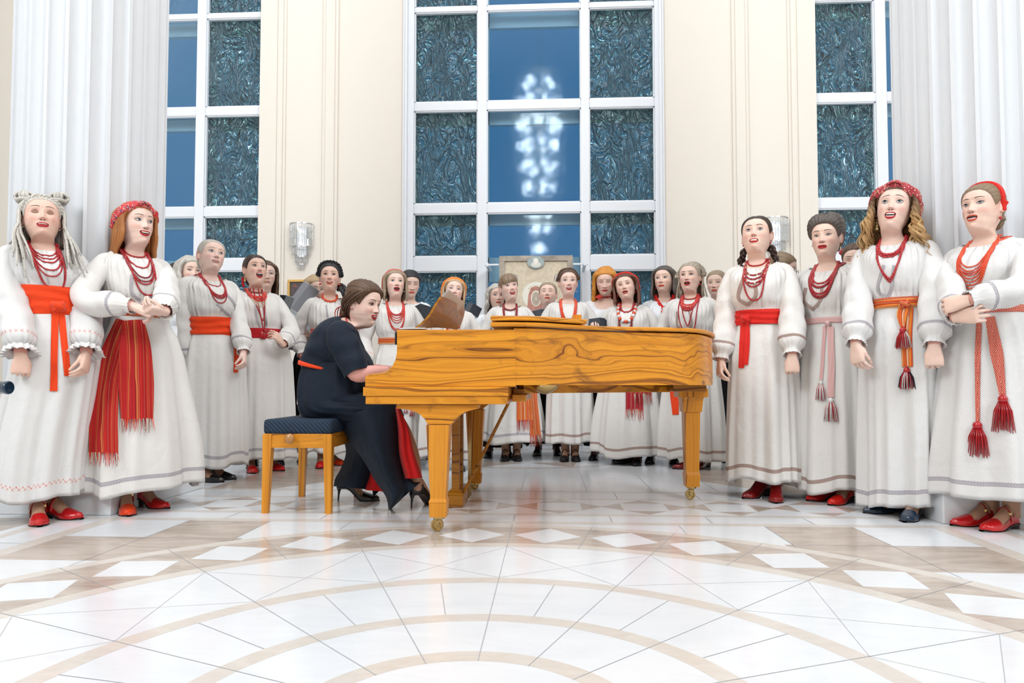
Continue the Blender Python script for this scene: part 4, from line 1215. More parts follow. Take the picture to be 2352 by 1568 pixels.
# ================================================================== people: clothes
DT = np.array([(1.352, .104, .070, .064), (1.342, .116, .078, .072), (1.325, .138, .088, .083), (1.30, .152, .104, .092), (1.27, .160, .122, .098), (1.24, .164, .136, .100), (1.20, .164, .147, .101),
    (1.15, .161, .147, .100), (1.10, .159, .142, .101), (1.072, .153, .132, .100), (1.055, .146, .117, .096), (1.0, .140, .113, .097), (.965, .148, .120, .103), (.90, .172, .136, .127), (.80, .188, .148, .142),
    (.5, .197, .160, .152), (.12, .207, .176, .166), (0, .21, .18, .17)])
ZT = 1.352
class Dress:
    def __init__(s, D, seed):
        s.D = D; r = random.Random(seed); s.bulk = D.get('bulk', 1.0); s.fl = D.get('flare', 1.0); s.bust = D.get('bust', 1.0)
        s.f = [(k, r.uniform(0, 6.28), a * r.uniform(.7, 1.3)) for k, a in ((5, .5), (7, .55), (11, .5), (16, .32), (23, .18))]
        s.g = [(k, r.uniform(0, 6.28)) for k in (24, 31, 43)]
        s.hz = [(k, r.uniform(0, 6.28)) for k in (2, 3, 5)]
        s.hem = D.get('hem', .12)
    def surf(s, th, z):
        """th = 0 in front"""
        t1 = s.D.get('top', 1.06); ze = np.interp(z, [0, 1.0, t1, t1 + .045, 1.22, 1.4], [0, 1.0, 1.03, 1.09, 1.22, 1.4])
        w, f, b = (np.interp(-ze, -DT[:, 0], DT[:, k]) for k in (1, 2, 3))
        k = 1 + (s.bulk - 1) * sm(1.35, 1.27, z)
        f = f * (1 + (s.bust - 1) * sm(1.34, 1.24, z) * sm(1.05, 1.14, z))
        e = 1 + (s.fl - 1) * sm(1.0, .2, z)
        w, f, b = w * k * e, f * k * e, b * k * e
        sn, c = np.sin(th), np.cos(th)
        x = w * np.sign(sn) * np.abs(sn) ** .92; y = np.where(c > 0, -f, b) * np.abs(c) ** .92
        amp = s.D.get('fold', 1.0) * (.022 * sm(1.0, .25, z) + .006 * sm(1.0, .9, z))
        o = sum(a * np.cos(kk * th + p) for kk, p, a in s.f) * amp * (.45 + .55 * np.abs(np.sin(th)))
        gt = sm(1.13, 1.33, z) * .0075 + .006 * sm(t1 + .09, t1 + .03, z) * sm(t1 - .01, t1 + .01, z)
        o = o + sum(np.cos(kk * th + p) for kk, p in s.g) * gt * .6 * s.D.get('gather', 1)
        o = o + .004 * np.sin(9 * z * 4 + 3 * np.sin(2 * th + 1)) * sm(.8, 1.15, z) * sm(1.35, 1.2, z)
        r = np.sqrt(x * x + y * y) + 1e-6
        zz = z + np.zeros_like(x)
        zz = zz - np.maximum(np.cos(th), 0) * (.022 * sm(1.26, 1.352, z)) - s.D.get('scoop', .012) * sm(1.22, 1.352, z) * np.maximum(0, np.cos(th)) ** 1.5
        zz = zz + .010 * sum(np.sin(kk * th + p) for kk, p in s.hz) * sm(.5, .1, z) + s.D.get('tilt', 0) * np.sin(th) * sm(.8, .1, z)
        return np.stack([x * (1 + o / r) + s.D.get('shear', 0) * sm(1.0, .1, z), y * (1 + o / r), zz], -1)
    def rows(s, a, b, extra=()):
        z = [q for q in np.linspace(a, b, max(4, int((a - b) / .02)))]
        return np.array(sorted(set(list(z) + list(extra)), reverse=True))
    def grid(s, mb, z0, z1, band=None, m=0, mband=1, nu=132, fold_in=.02):
        ex = list(band) if band else []
        z = s.rows(z0, z1, ex)
        th = np.arange(nu) * 2 * PI / nu + PI
        P = np.array([s.surf(th, zz) for zz in z])
        arc = np.cumsum(np.linalg.norm(np.diff(P, axis=1, append=P[:, :1]), axis=2), axis=1)
        uv = np.stack([arc, np.repeat(z[:, None], nu, 1)], -1)
        if fold_in:                            # the hem turns inward so that the cloth has an edge
            Q = P[-1:].copy(); Q[..., :2] *= .975; Q[..., 2] += .004; R = Q.copy(); R[..., :2] *= .985; R[..., 2] += .14
            P = np.concatenate([P, Q, R]); uv = np.concatenate([uv, uv[-1:], uv[-1:]])
        mm = (lambda j, i: mband if band and j + 1 < len(z) and band[0] - 1e-6 <= z[j + 1] and z[j] <= band[1] + 1e-6 else m)
        mb.grid(P, True, mm, uv, flip=True)
def sleeve(mb, S, E, W, side, A, m=0, mband=1):
    S, E, W = map(np.array, (S, E, W)); d = (W - E) / np.linalg.norm(W - E)
    end = W + d * A.get('over', .0)
    if A.get('short'): end = E + (W - E) * A['short']
    pts = [(side * .085, .0, 1.312), (side * .13, .0, 1.305), S + np.array((side * .006, 0, -.012)), S * .5 + E * .5 + np.array((side * .010, 0, 0)), E, E * .5 + end * .5, end]
    P = crom(pts, 8); L = np.r_[0, np.cumsum(np.linalg.norm(np.diff(P, axis=0), axis=1))]
    n = 54; t = np.linspace(0, 1, n)
    if A.get('band', True): t = np.sort(np.r_[t, .835, .865])
    n = len(t)
    P = np.stack([np.interp(t * L[-1], L, P[:, i]) for i in range(3)], 1)
    for k in range(3): P[1:-1] = (P[:-2] + 2 * P[1:-1] + P[2:]) / 4
    P[:, 2] -= .012 * np.sin(PI * sm(.45, .95, t)) * (1 - abs(d[2]))
    pf = A.get('puff', 1.0)
    R = np.interp(t, [0, .10, .22, .40, .55, .70, .83, .90, .945, .965, 1.0], [.028, .042, .050, .056, .058, .062, .064, .057, .036, .035, .043 if not A.get('ruffle') else .068])
    if A.get('short'): R = np.interp(t, [0, .1, .25, .6, 1], [.035, .05, .062, .062, .058])
    R = R * (1 + (pf - 1) * sm(.1, .5, t)) * A.get('rad', 1)
    ph = [rnd.uniform(0, 6.28) for _ in range(6)]
    def wob(a, Lc):
        q = Lc / L[-1]
        gth = (.055 * sm(.80, .93, q) * sm(1.02, .97, q) + (.10 if A.get('ruffle') else .05) * sm(.955, 1, q)) if not A.get('short') else 0
        wr = .045 * np.sin(q * 34 + 2.2 * np.sin(a + ph[0]) + ph[1]) * sm(.12, .4, q) * sm(.95, .8, q) + .035 * np.cos(3 * a + q * 9 + ph[2]) * sm(.1, .4, q) + .03 * np.cos(5 * a - q * 7 + ph[3]) * sm(.2, .5, q)
        gsh = .03 * np.cos(11 * a + ph[4]) * sm(.25, .0, q)
        return 1 + gth * np.cos(15 * a + ph[5]) + gth * .5 * np.cos(23 * a) + wr + gsh
    mm = (lambda j, i: mband if A.get('band', True) and .834 < t[j] + 1e-4 and t[j + 1] < .8655 else (mband if A.get('ruffle') and t[j] > .985 else m))
    nr = 72 if A.get('ruffle') else 40
    mb.tube(P, R, nr, mm, cap=False, us=2 * PI * .075, wob=wob, up=(0, -1, .2))
    k = len(mb.v)                                # inner lip so that the cuff has thickness
    Q = np.array(mb.v[k - nr:]); c = Q.mean(0)
    mb.grid([Q, c + (Q - c) * .93, c + (Q - c) * .80 - d * .03], True, m)
    return end
def surf_ray(bvhs, o, d):
    best = None
    for b in bvhs:
        h = b.ray_cast(Vector(o), Vector(d))
        if h[0] is not None and (best is None or h[3] < best[3]): best = h
    return best
def smooth_line(P, k):
    P = np.array(P)
    for _ in range(k): P[1:-1] = (P[:-2] + 2 * P[1:-1] + P[2:]) / 4
    return P
def ribbon(mb, P, Nn, w, m=0, th=.003, off=.004, nu=7, curl=.0, v0=0.0):
    """a cloth band of width w along P lying on the surface with normals Nn"""
    P = np.array(P); Nn = np.array(Nn); T = np.gradient(P, axis=0); T /= np.linalg.norm(T, axis=1)[:, None] + 1e-9
    W = np.full(len(P), w) if np.isscalar(w) else np.array(w)
    B = np.cross(T, Nn); B /= np.linalg.norm(B, axis=1)[:, None] + 1e-9
    L = np.r_[0, np.cumsum(np.linalg.norm(np.diff(P, axis=0), axis=1))]
    u = np.linspace(-1, 1, nu)
    F = P[:, None] + B[:, None] * (u[None, :, None] * W[:, None, None] / 2) + Nn[:, None] * (off + th + (curl * np.cos(u * 5 + L[:, None] * 30) * .5)[..., None])
    Bk = F - Nn[:, None] * th
    uv = np.stack([np.repeat(u[None] * .5, len(P), 0) * W[:, None], np.repeat((L + v0)[:, None], nu, 1)], -1)
    mb.grid(F, False, m, uv); mb.grid(Bk, False, m, uv)
    for a, b, t1, t2 in ((F[:, 0], Bk[:, 0], uv[:, 0], uv[:, 0]), (F[:, -1], Bk[:, -1], uv[:, -1], uv[:, -1]), (F[0], Bk[0], uv[0], uv[0]), (F[-1], Bk[-1], uv[-1], uv[-1])):
        mb.grid(np.stack([a, b]), False, m, np.stack([t1, t2]))
    return F[-1], T[-1]
def fringe(mb, edge, T, Lf, n, mats, r=.0012):
    for i in range(n):
        q = i / (n - 1) * (len(edge) - 1); k = int(q); p = edge[k] + (edge[min(k + 1, len(edge) - 1)] - edge[k]) * (q - k)
        d = np.array(T) + np.array([rnd.uniform(-.16, .16) for _ in range(3)])
        mb.tube([p - np.array(T) * .004, p + d * Lf * .5, p + d * Lf * rnd.uniform(.85, 1.1) + np.array((rnd.uniform(-.004, .004), 0, 0))], [r * 1.3, r, r * .5], 4, rnd.choice(mats))
def tassel(mb, p, L, r, ms, knot=0, n=60, d=(0, 0, -1)):
    p = np.array(p); d = np.array(d, float)
    mb.ball(p - d * .004, r * .42, 10, knot, (1, 1, .9)); 
    for i in range(n):
        a = i * 2.39996; q = math.sqrt((i + .5) / n) * r
        e = np.array((math.cos(a) * q, math.sin(a) * q * .55, 0))
        mb.tube([p + e * .3, p + e * .75 + d * L * .35, p + e + d * L * rnd.uniform(.9, 1.04)], [.0019, .0022, .0016], 4, ms[i % len(ms)])
# ================================================================== people: assembly
def rotz(a):
    c, s = math.cos(a), math.sin(a); return np.array(((c, -s, 0), (s, c, 0), (0, 0, 1)))
PIV = np.array((0, .018, -.085))
def head_xf(V, R, nk=0.0):
    V = np.asarray(V, float); w = sm(-.168, -.100, V[..., 2])[..., None]
    return V + w * ((V - PIV) @ R.T + PIV - V - np.array((0, 0, nk)))
YOFF = -.034
def person(sp):
    F = dict(sp.get('face', {})); fw = F.get('fw', 1.0)
    ex, ey = sp['eye']
    if 'Y' in sp: base = AY(sp.get('x', ex), 900, sp['Y']); base.z = 0
    else: base = G(*sp['at'])
    if sp.get('feet'):                       # stand over the shoes
        dist = sum(G(f[0], f[1]).length * .5 for f in sp['feet']) + sp.get('back', .075)
        base = base.normalized() * dist
    rc = math.atan2(-base.x, base.y)
    by, hy = math.radians(sp.get('by', 0)), math.radians(sp.get('hy', 0))
    rz = rc + by
    R = Rm(sp.get('hy', 0) - sp.get('by', 0), sp.get('hp', 0), sp.get('hr', 0))
    nk = sp.get('neck', 0.0)
    eye_l = head_xf(np.array((0, -.086, 0)), R, nk) + np.array((0, YOFF, EYEZ))
    # eyes of the photograph, a little in front of the feet
    tgt = AY(ex, ey, base.y - .10 * math.cos(rz))
    s = tgt.z / eye_l[2]
    Lw = lambda p: rotz(-rz) @ (np.array(p, float) - np.array(base)) / s
    lean = (Lw(tgt) - eye_l)[:2]
    def fin(V):
        V = np.array(V, float)
        V[..., :2] += lean * sm(.75, 1.45, V[..., 2])[..., None]
        return V * s
    seed = sp.get('seed', int(ex * 7 + ey)); rnd.seed(seed)
    # ------------------------------------------------ head and torso
    body = MB()
    z = nrows(); nu = 84; t = np.arange(nu) / nu; th = 2 * PI * t - .5 * np.sin(2 * PI * t)
    P = np.array([sculpt(head_surf(th, q, fw), F) if q > -.16 else head_surf(th, q) for q in z])
    hb = MB(); hb.grid(P, True); bv = BVHTree.FromPolygons([Vector(v) for v in hb.v], hb.f)
    body.grid(P, True, 0, blush(P), flip=True)
    body.f.append(tuple(range((len(z) - 1) * nu, len(z) * nu))); body.m.append(0)
    if not sp.get('noface'): face(body, bv, F)
    hoff = np.array((0, YOFF, EYEZ))
    H = sp['hair']
    hm = MB()
    if H.get('shell', True): hair_shell(hm, H, fw)
    hbv = None
    if hm.v: hbv = BVHTree.FromPolygons([Vector(v) for v in hm.v], hm.f)
    if 'len' in H: locks(hm, H, fw)
    if hm.v: hbv = BVHTree.FromPolygons([Vector(v) for v in hm.v], hm.f)
    for fn in H.get('extra', []): fn(hm, hbv)
    acc = {}
    for key, fn, mt in sp.get('head_things', []):
        b = acc.setdefault(key, [MB(), mt])[0]; fn(b, hbv)
    xh = lambda V: head_xf(V, R, nk) + hoff
    body.v = [tuple(p) for p in xh(body.v)]
    hm.v = [tuple(p) for p in xh(hm.v)] if hm.v else []
    for b, _ in acc.values(): b.v = [tuple(p) for p in xh(b.v)]
    # ------------------------------------------------ dress
    D = sp.get('dress', {}); dr = Dress(D, seed); kind = D.get('kind', 'folk')
    hem = dr.hem
    cl = MB(); sk = MB()
    if kind == 'folk':
        bz = D.get('bandz', .062)
        dr.grid(cl, ZT, hem, (hem + bz, hem + bz + .021) if D.get('band', True) else None)
    else:
        dr.grid(cl, ZT, .93); dr.grid(sk, .99, hem)
    nv0, nf0 = len(cl.v), len(cl.f)
    # ------------------------------------------------ arms
    arms = sp.get('arms', {})
    for side in (1, -1):
        A = dict(sp.get('sleeve', {})); A.update(arms.get(side, {}))
        S = np.array((side * .150 * (1 + (dr.bulk - 1) * .8), .006, 1.285))
        W = np.array(A.get('w', (side * .242, -.075, .825)), float)
        if 'wpx' in A:
            px, py, dy = A['wpx']; q = Lw(AY(px, py, base.y + dy)); W = q - np.r_[lean * sm(.75, 1.45, q[2]), 0]
        pole = A.get('pole', (side * .55, .9, 0))
        E, W = ik(S, W, pole); E, W = np.array(E), np.array(W)
        S2 = S
        if kind != 'none':
            sb = cl
            sleeve(sb, S2, E, W, side, A)
        fa = crom([S + (E - S) * .6, E, E + (W - E) * .5, W], 5)
        body.tube(fa, np.interp(np.linspace(0, 1, len(fa)), [0, .35, .6, 1], [.042, .040, .036, .0255]), 14, 0)
        if not A.get('nohand'):
            V, Fh = hand(A.get('pose', 'relaxed'))
            d = np.array(A['dir']) if 'dir' in A else (W - E) / np.linalg.norm(W - E) + np.array((0, -.05, -.35))
            pal = A.get('palm', (-side * .85, .5, 0))
            M = frame(d, pal)
            V = V.copy(); 
            if side * 1 == A.get('mir', -1) : V[:, 0] *= -1
            V = V * A.get('hs', 1.0)
            Fq = [f[::-1] for f in Fh] if side == A.get('mir', -1) else Fh
            body.add(V @ M.T + W, Fq, 0)
    # ------------------------------------------------ legs and shoes
    shoes = []
    feet = sp.get('feet') or [None, None]
    sh = sp.get('shoe', dict(col='black', hh=.03, style='strap'))
    for k, ft in enumerate(feet):
        side = -1 if k == 0 else 1
        if ft is None: c = np.array((side * .085, -.02, 0)); ang = side * .12
        else:
            q = Lw(G(ft[0], ft[1])); c = np.array((q[0], q[1], 0)); ang = math.radians(ft[2]) + rc - rz
        hh = sh['hh']
        Rz = rotz(ang)
        if ft is None: org = c
        else: org = c - Rz @ np.array((0, -.070, 0)) / s; 
        lift = ft[3] if ft is not None and len(ft) > 3 else 0
        xf = lambda V, Rz=Rz, org=org, lift=lift: (np.asarray(V, float) / s) @ Rz.T + org + np.array((0, 0, lift))
        if not sp.get('nofeet'):
            so = make_shoe(hh, sh['style'], None, body, xf, 10)
            shoes.append((so, M_SHOE[sh['cols'][k] if 'cols' in sh else sh['col']]))
        an = xf(np.array([(0, .018, .062 + hh)]))[0]
        hip = np.array((side * .085, .0, .80)); kn = np.array((an[0] * .4 + side * .05, min(.03, max(-.05, an[1] * .5)), .46))
        lg = crom([an - np.array((0, 0, .03)), an, an * .8 + kn * .2, an * .45 + kn * .55, kn, hip], 4)
        body.tube(lg, np.interp(np.linspace(0, 1, len(lg)), [0, .2, .4, .6, .8, 1], [.036, .034, .037, .052, .052, .075]), 16, 10)
    # ------------------------------------------------ put the figure in the hall
    def setv(mb): mb.v = [tuple(p) for p in fin(mb.v)] if mb.v else []
    for mb in (body, hm, cl, sk): setv(mb)
    for b, _ in acc.values(): setv(b)
    for so, _ in shoes: setv(so)
    lid = M_LID
    fm = [skin(sp.get('skin', 1)), M_LIP[F.get('lip', 'red')], M_MOUTH, M_TEETH, M_EYEW, M_IRIS[F.get('iris', 'blue')], M_PUPIL, M_LASH, M_BROW[F.get('brow', 'brown')], lid, sp.get('tights') or M_TIGHT]
    root = body.build('person', fm, None, True)
    root.location, root.rotation_euler = base, (0, 0, rz)
    tag(root, sp['label'], 'person', sp.get('group', 'choir singers'))
    ch = lambda mb, nm, mats, auto=None: mb.build(nm, mats, root, True, auto)
    if hm.v: ch(hm, 'hair', HAIR[H['mat']])
    for key, (b, mt) in acc.items(): ch(b, key, mt, 50)
    LIN = D.get('mat', LINEN)
    if kind == 'folk': ch(cl, 'dress', [LIN, D.get('trim', T_GREY)])
    else:
        ch(cl, 'shirt', [D.get('smat', SHIRT), D.get('smat', SHIRT)]); ch(sk, 'skirt', BLACKF)
    for so, mt in shoes: ch(so, 'shoe', [mt, M_SOLE, M_BRASS], 50)
    bc = BVHTree.FromPolygons([Vector(v) for v in cl.v[:nv0]], cl.f[:nf0]); bb = BVHTree.FromPolygons([Vector(v) for v in body.v], body.f)
    env = dict(root=root, s=s, Lw=Lw, fin=fin, dr=dr, bc=bc, bb=bb, base=base, rz=rz, ch=ch, xh=lambda V: fin(xh(V)), lean=lean, hem=hem)
    for fn in sp.get('wear', []): fn(env)
    return env
# ---------------------------------------------------------------- things worn: each returns a function of env
def pix(env, px, py, bv=None):
    o = env['Lw'](camo.location) * env['s']; d = rotz(-env['rz']) @ np.array(ray(px, py)); d /= np.linalg.norm(d)
    h = surf_ray(bv or [env['bc']], o, d)
    return h
def ribbon_px(env, mb, pts, w, bv, m=0, off=.005, th=.003, n=30, nu=7, curl=.004, k=2):
    """a cloth band drawn along a pixel path, w pixels wide, draped on what the rays meet"""
    q = crom([(a, b, 0) for a, b in pts], max(3, n // max(1, len(pts) - 1)))[:, :2]
    T = np.gradient(q, axis=0); T /= np.linalg.norm(T, axis=1)[:, None]; B = np.stack([-T[:, 1], T[:, 0]], 1) * -1
    W = np.full(len(q), w, float) if np.isscalar(w) else np.interp(np.linspace(0, 1, len(q)), np.linspace(0, 1, len(w)), w)
    o = env['Lw'](camo.location) * env['s']; Rz = rotz(-env['rz']); u = np.linspace(-1, 1, nu)
    cols = [nu // 2] + [c for j in range(1, nu // 2 + 1) for c in (nu // 2 - j, nu // 2 + j)]
    P = np.zeros((len(q), nu, 3)); Nn = np.zeros_like(P); last = None
    for i in range(len(q)):
        row = {}
        for c in cols:
            d = Rz @ np.array(ray(*(q[i] + B[i] * u[c] * W[i] / 2))); d /= np.linalg.norm(d)
            h = surf_ray(bv, o, d); near = row.get(c + 1) or row.get(c - 1) or last
            if h is None or h[0] is None or (near is not None and abs((Vector(h[0]) - near[0]).dot(Vector(d))) > .09):
                if near is None: continue
                dn = d[:2] / np.linalg.norm(d[:2]); pn = Vector((-dn[0], -dn[1], 0)); t = (near[0] - Vector(o)).dot(pn) / Vector(d).dot(pn); hit = (Vector(o) + Vector(d) * t, pn)
            else:
                nn = Vector(h[1]); nn = -nn if nn.dot(Vector(d)) > 0 else nn; hit = (Vector(h[0]), (nn - Vector(d) * .5).normalized())
            row[c] = hit; P[i, c] = hit[0]; Nn[i, c] = hit[1]
            if c == nu // 2: last = hit
    for _ in range(k): P[1:-1] = (P[:-2] + 2 * P[1:-1] + P[2:]) / 4; Nn[1:-1] = (Nn[:-2] + 2 * Nn[1:-1] + Nn[2:]) / 4
    L = np.r_[0, np.cumsum(np.linalg.norm(np.diff(P[:, nu // 2], axis=0), axis=1))]; wm = np.linalg.norm(P[:, -1] - P[:, 0], axis=1)
    F = P + Nn * (off + th + curl * .5 * np.cos(u[None] * 5 + L[:, None] * 30))[..., None]; Bk = F - Nn * th
    uv = np.stack([u[None] * .5 * wm[:, None], np.repeat(L[:, None], nu, 1)], -1)
    mb.grid(F, False, m, uv); mb.grid(Bk, False, m, uv)
    for a, b, t1 in ((F[:, 0], Bk[:, 0], uv[:, 0]), (F[:, -1], Bk[:, -1], uv[:, -1]), (F[0], Bk[0], uv[0]), (F[-1], Bk[-1], uv[-1])): mb.grid(np.stack([a, b]), False, m, np.stack([t1, t1]))
    t = F[-1, nu // 2] - F[-3, nu // 2]; return F[-1], t / np.linalg.norm(t), Nn[-1, nu // 2]
def sash(z0, z1, mat, name='sash', off=.007, wr=.004, rows=12, tilt=0, lip=None, mats=None):
    def fn(env):
        mb = MB(); nu = 110; th = np.arange(nu) * 2 * PI / nu; out = []
        ph = rnd.uniform(0, 6)
        zz = np.linspace(z1, z0, rows)
        for j, z in enumerate(zz):
            q = j / (rows - 1)
            w_ = wr * (np.sin(q * 17 + 2.0 * np.sin(th * 2 + ph)) + .5 * np.sin(q * 31 + th * 3))
            zt = z + tilt * np.cos(th)
            P = env['dr'].surf(th, 1.03 + (z - 1.03) * .8)
            o = off + w_ - (.006 if j in (0, rows - 1) else 0)
            r = np.hypot(P[:, 0], P[:, 1]); P2 = env['dr'].surf(th, z); r2 = np.hypot(P2[:, 0], P2[:, 1]); o = o + np.maximum(0, r2 - r + .001) * (1 if j < rows - 1 else .9); Q = P.copy(); Q[:, :2] *= ((r + o) / r)[:, None]; Q[:, 2] = zt
            # never inside the cloth of the dress
            out.append(Q)
        out = np.array(out)
        arc = np.cumsum(np.linalg.norm(np.diff(out, axis=1, append=out[:, :1]), axis=2), axis=1)
        uv = np.stack([np.repeat((zz - z0)[:, None], nu, 1), arc], -1)
        mb.grid(out, True, 0, uv, flip=True); inn = out.copy(); inn[..., :2] *= .97; mb.grid(inn, True, 0, uv)
        for j in (0, -1): mb.grid([out[j], inn[j]], True, 0, [uv[j], uv[j]])
        mb.v = [tuple(p) for p in env['fin'](mb.v)]
        o = env['ch'](mb, name, mats or [mat])
        env['sash'] = o; env['sbv'] = BVHTree.FromPolygons([Vector(v) for v in mb.v], mb.f)
    return fn
def sub(env, mb, name, mats, parent=None):
    o = mb.build(name, mats, env.get('sash') if parent is None and env.get('sash') else env['root'], True)
    return o
def tails(items, mat, knot=None, name='sash_tail'):
    """items: (pixel path, width px, end) where end is None, 'fringe' or a tassel tuple"""
    def fn(env):
        bv = [env['bc']] + ([env['sbv']] if env.get('sbv') else [])
        k = env['base'].length / FPX
        for it in items:
            pts, w, end = it[:3]
            mb = MB()
            e, T, nl = ribbon_px(env, mb, pts, w, bv, off=it[3] if len(it) > 3 else .004)
            ms = [mat]
            if end == 'fringe': ms = [mat, M_BEAD['bone'], M_BEAD['dark'], CRIM, ORANGE]; fringe(mb, e, T, 24 * k, 34, [1, 2, 3, 4])
            o = sub(env, mb, name, ms)
            if isinstance(end, tuple):
                tb = MB(); c = e.mean(0); L, r, tm = end
                tb.tube([c - T * .004, c + T * .012 , c + T * .02], .004, 6, 0); tassel(tb, c + T * .022 + nl * .006, L * k, r * k, list(range(len(tm))), d=(0, 0, -1))
                tb.build('tassel', tm, o, True)
        if knot:
            h = pix(env, knot[0], knot[1], bv)
            if h:
                mb = MB(); c = np.array(h[0]) + np.array(h[1] if h[1].y < 0 else -h[1]) * .008; r = knot[2] * k
                mb.ball(c, r, 14, 0, (1.0, .75, 1.0)); mb.tube([c + (-r * .9, -.002, r * .5), c + (0, -r * .75, .002), c + (r * .8, -.002, -r * .6)], r * .5, 10, 0)
                mb.tube([c + (-r * .6, .0, -r * .8), c + (r * .1, -r * .6, 0), c + (r * .7, .0, r * .7)], r * .42, 10, 0)
                sub(env, mb, 'knot', [mat])
    return fn
def placket(pts, w, mat, name='embroidered_trim'):
    """pts in pixels on the chest"""
    def fn(env):
        mb = MB()
        for seg in pts: ribbon_px(env, mb, seg, w, [env['bc']], off=.0025, th=.0015, nu=5, curl=0, k=3)
        mb.build(name, [mat], env['root'], True)
    return fn
def necklace(strands, mats, ztop=1.362, y0=.0, name='necklace', extra=None):
    """strand: (drop, half width, bead radius, material index or list, shape power)"""
    def fn(env):
        mb = MB(); s = env['s']; ln = env['lean']
        for st in strands:
            drop, hw, r, mi = st[:4]; pw = st[4] if len(st) > 4 else 2.2; dx = st[5] if len(st) > 5 else 0
            u = np.linspace(-1, 1, 80)
            x = hw * np.sign(u) * np.abs(np.sin(u * PI / 2)) ** .95 + dx * (1 - np.abs(u)); zz = ztop - drop * (1 - np.abs(u) ** pw)
            P = []
            for a, b, c in zip(x, zz, u):
                q = env['fin'](np.array((a, 0, b)))
                h = surf_ray([env['bc'], env['bb']], (q[0], q[1] - .5, q[2]), (0, 1, 0))
                yy = h[0].y - r * s * .75 if h else (P[-1][1] if P else q[1])
                P.append((q[0], yy, q[2]))
            P = np.array(P); 
            for _ in range(3): P[1:-1, 1] = np.minimum(P[1:-1, 1], (P[:-2, 1] + P[2:, 1]) / 2)
            a = np.linspace(0, PI, 14)[1:-1]                       # round the back of the neck
            e0, e1 = P[-1], P[0]
            bk = np.stack([(e0[0] + e1[0]) / 2 + (e0[0] - e1[0]) / 2 * np.cos(a), e0[1] + .10 * s * np.sin(a), e0[2] + .022 * s * np.sin(a)], 1)
            P = np.vstack([P, bk, P[:1]])
            L = np.r_[0, np.cumsum(np.linalg.norm(np.diff(P, axis=0), axis=1))]
            n = int(L[-1] / (r * s * 1.9)); t = np.linspace(0, L[-1], n, endpoint=False)
            for k, q in enumerate(t):
                c = [np.interp(q, L, P[:, i]) for i in range(3)]
                m = mi[k % len(mi)] if isinstance(mi, (list, tuple)) else mi
                mb.ball(c, r * s * (1 if r < .008 else rnd.uniform(.9, 1.05)), 8 if r > .005 else 6, m)
        if extra: extra(env, mb)
        env['ch'](mb, name, [M_BEAD[k] for k in mats])
    return fn
def earrings(mat, drop=.03, r=.006, kind='ball', sides=(1, -1), fw=1.0):
    def fn(env):
        for sd in sides:
            mb = MB(); p = np.array((.0755 * sd * fw, .008, -.036))
            e = env['xh'](p); k = env['s']
            mb.tube([e, e + np.array((0, 0, -drop * k))], .0008, 5, 1)
            if kind == 'ball': mb.ball(e + np.array((0, 0, -drop * k)), r * k, 10, 0)
            elif kind == 'drops':
                for j in range(4): mb.ball(e + np.array((0, 0, -drop * k * (.35 + .25 * j))), r * k * (.55 + .15 * j), 8, 0)
            else: mb.ball(e + np.array((0, 0, -drop * k)), r * k, 8, 0, (.5, .5, 1.8))
            env['ch'](mb, 'earring', [mat, M_BRASS])
    return fn
HB = lambda tilt, hw, rng=118, **k: (lambda mb, bv: headband(mb, bv, tilt, hw, rng=rng, **k))
# ================================================================== the choir
HB = lambda tilt, hw, rng=118, **k: (lambda mb, bv: headband(mb, bv, tilt, hw, rng=rng, **k))
def hb_knot(tilt, hw, size, rng=118):
    def fn(mb, bv):
        headband(mb, bv, tilt, hw, rng=rng, th=.005, bul=.005, tw=.0025)
        t = math.radians(tilt); d = np.array((0, -math.sin(t), math.cos(t)))
        h = bv.ray_cast(Vector(HC + d * .4), Vector(-d)); c = np.array(h[0]) + d * .008
        for sx in (1, -1): mb.tube([c + (-.03 * sx, .02, -.004), c + (-.012 * sx, .008, .006), c + (0, 0, .010), c + (.012 * sx, -.010, .006), c + (.03 * sx, -.022, -.010)], [size * .6, size * .8, size * .7, size * .8, size * .6], 10, flat=.6)
    return fn
def crown_braid(r=.012, tilt=18, n=9):
    def fn(mb, bv):
        t = math.radians(tilt); c = np.array((0, -math.sin(t), math.cos(t))); P = []
        for f in np.radians(np.linspace(-108, 108, n * 3)):
            d = np.array((math.sin(f), 0, 0)) + math.cos(f) * c; d /= np.linalg.norm(d)
            h = bv.ray_cast(Vector(HC + d * .4), Vector(-d)); 
            if h[0] is not None: P.append(np.array(h[0]) + d * r * .4)
        braid(mb, P[::2], r, taper=1)
    return fn
def bangs(mb, bv):
    for i in range(22):
        a = math.radians(-46 + 92 * i / 21 + rnd.uniform(-2, 2))
        P = [scalp(np.array(a * k), np.array(z), np.array(o)) for k, z, o in ((.15, .103, .016), (.6, .092, .018), (1.0, .07, .016), (1.08 , .048, .010), (1.1, .024 + .012 * math.sin(a * 1.2) - .004, .006))]
        P = crom(P, 5); mb.tube(P, .0085 * np.interp(np.linspace(0, 1, len(P)), [0, .3, .8, 1], [.6, 1, .9, .2]), 8, flat=.4, us=.2)
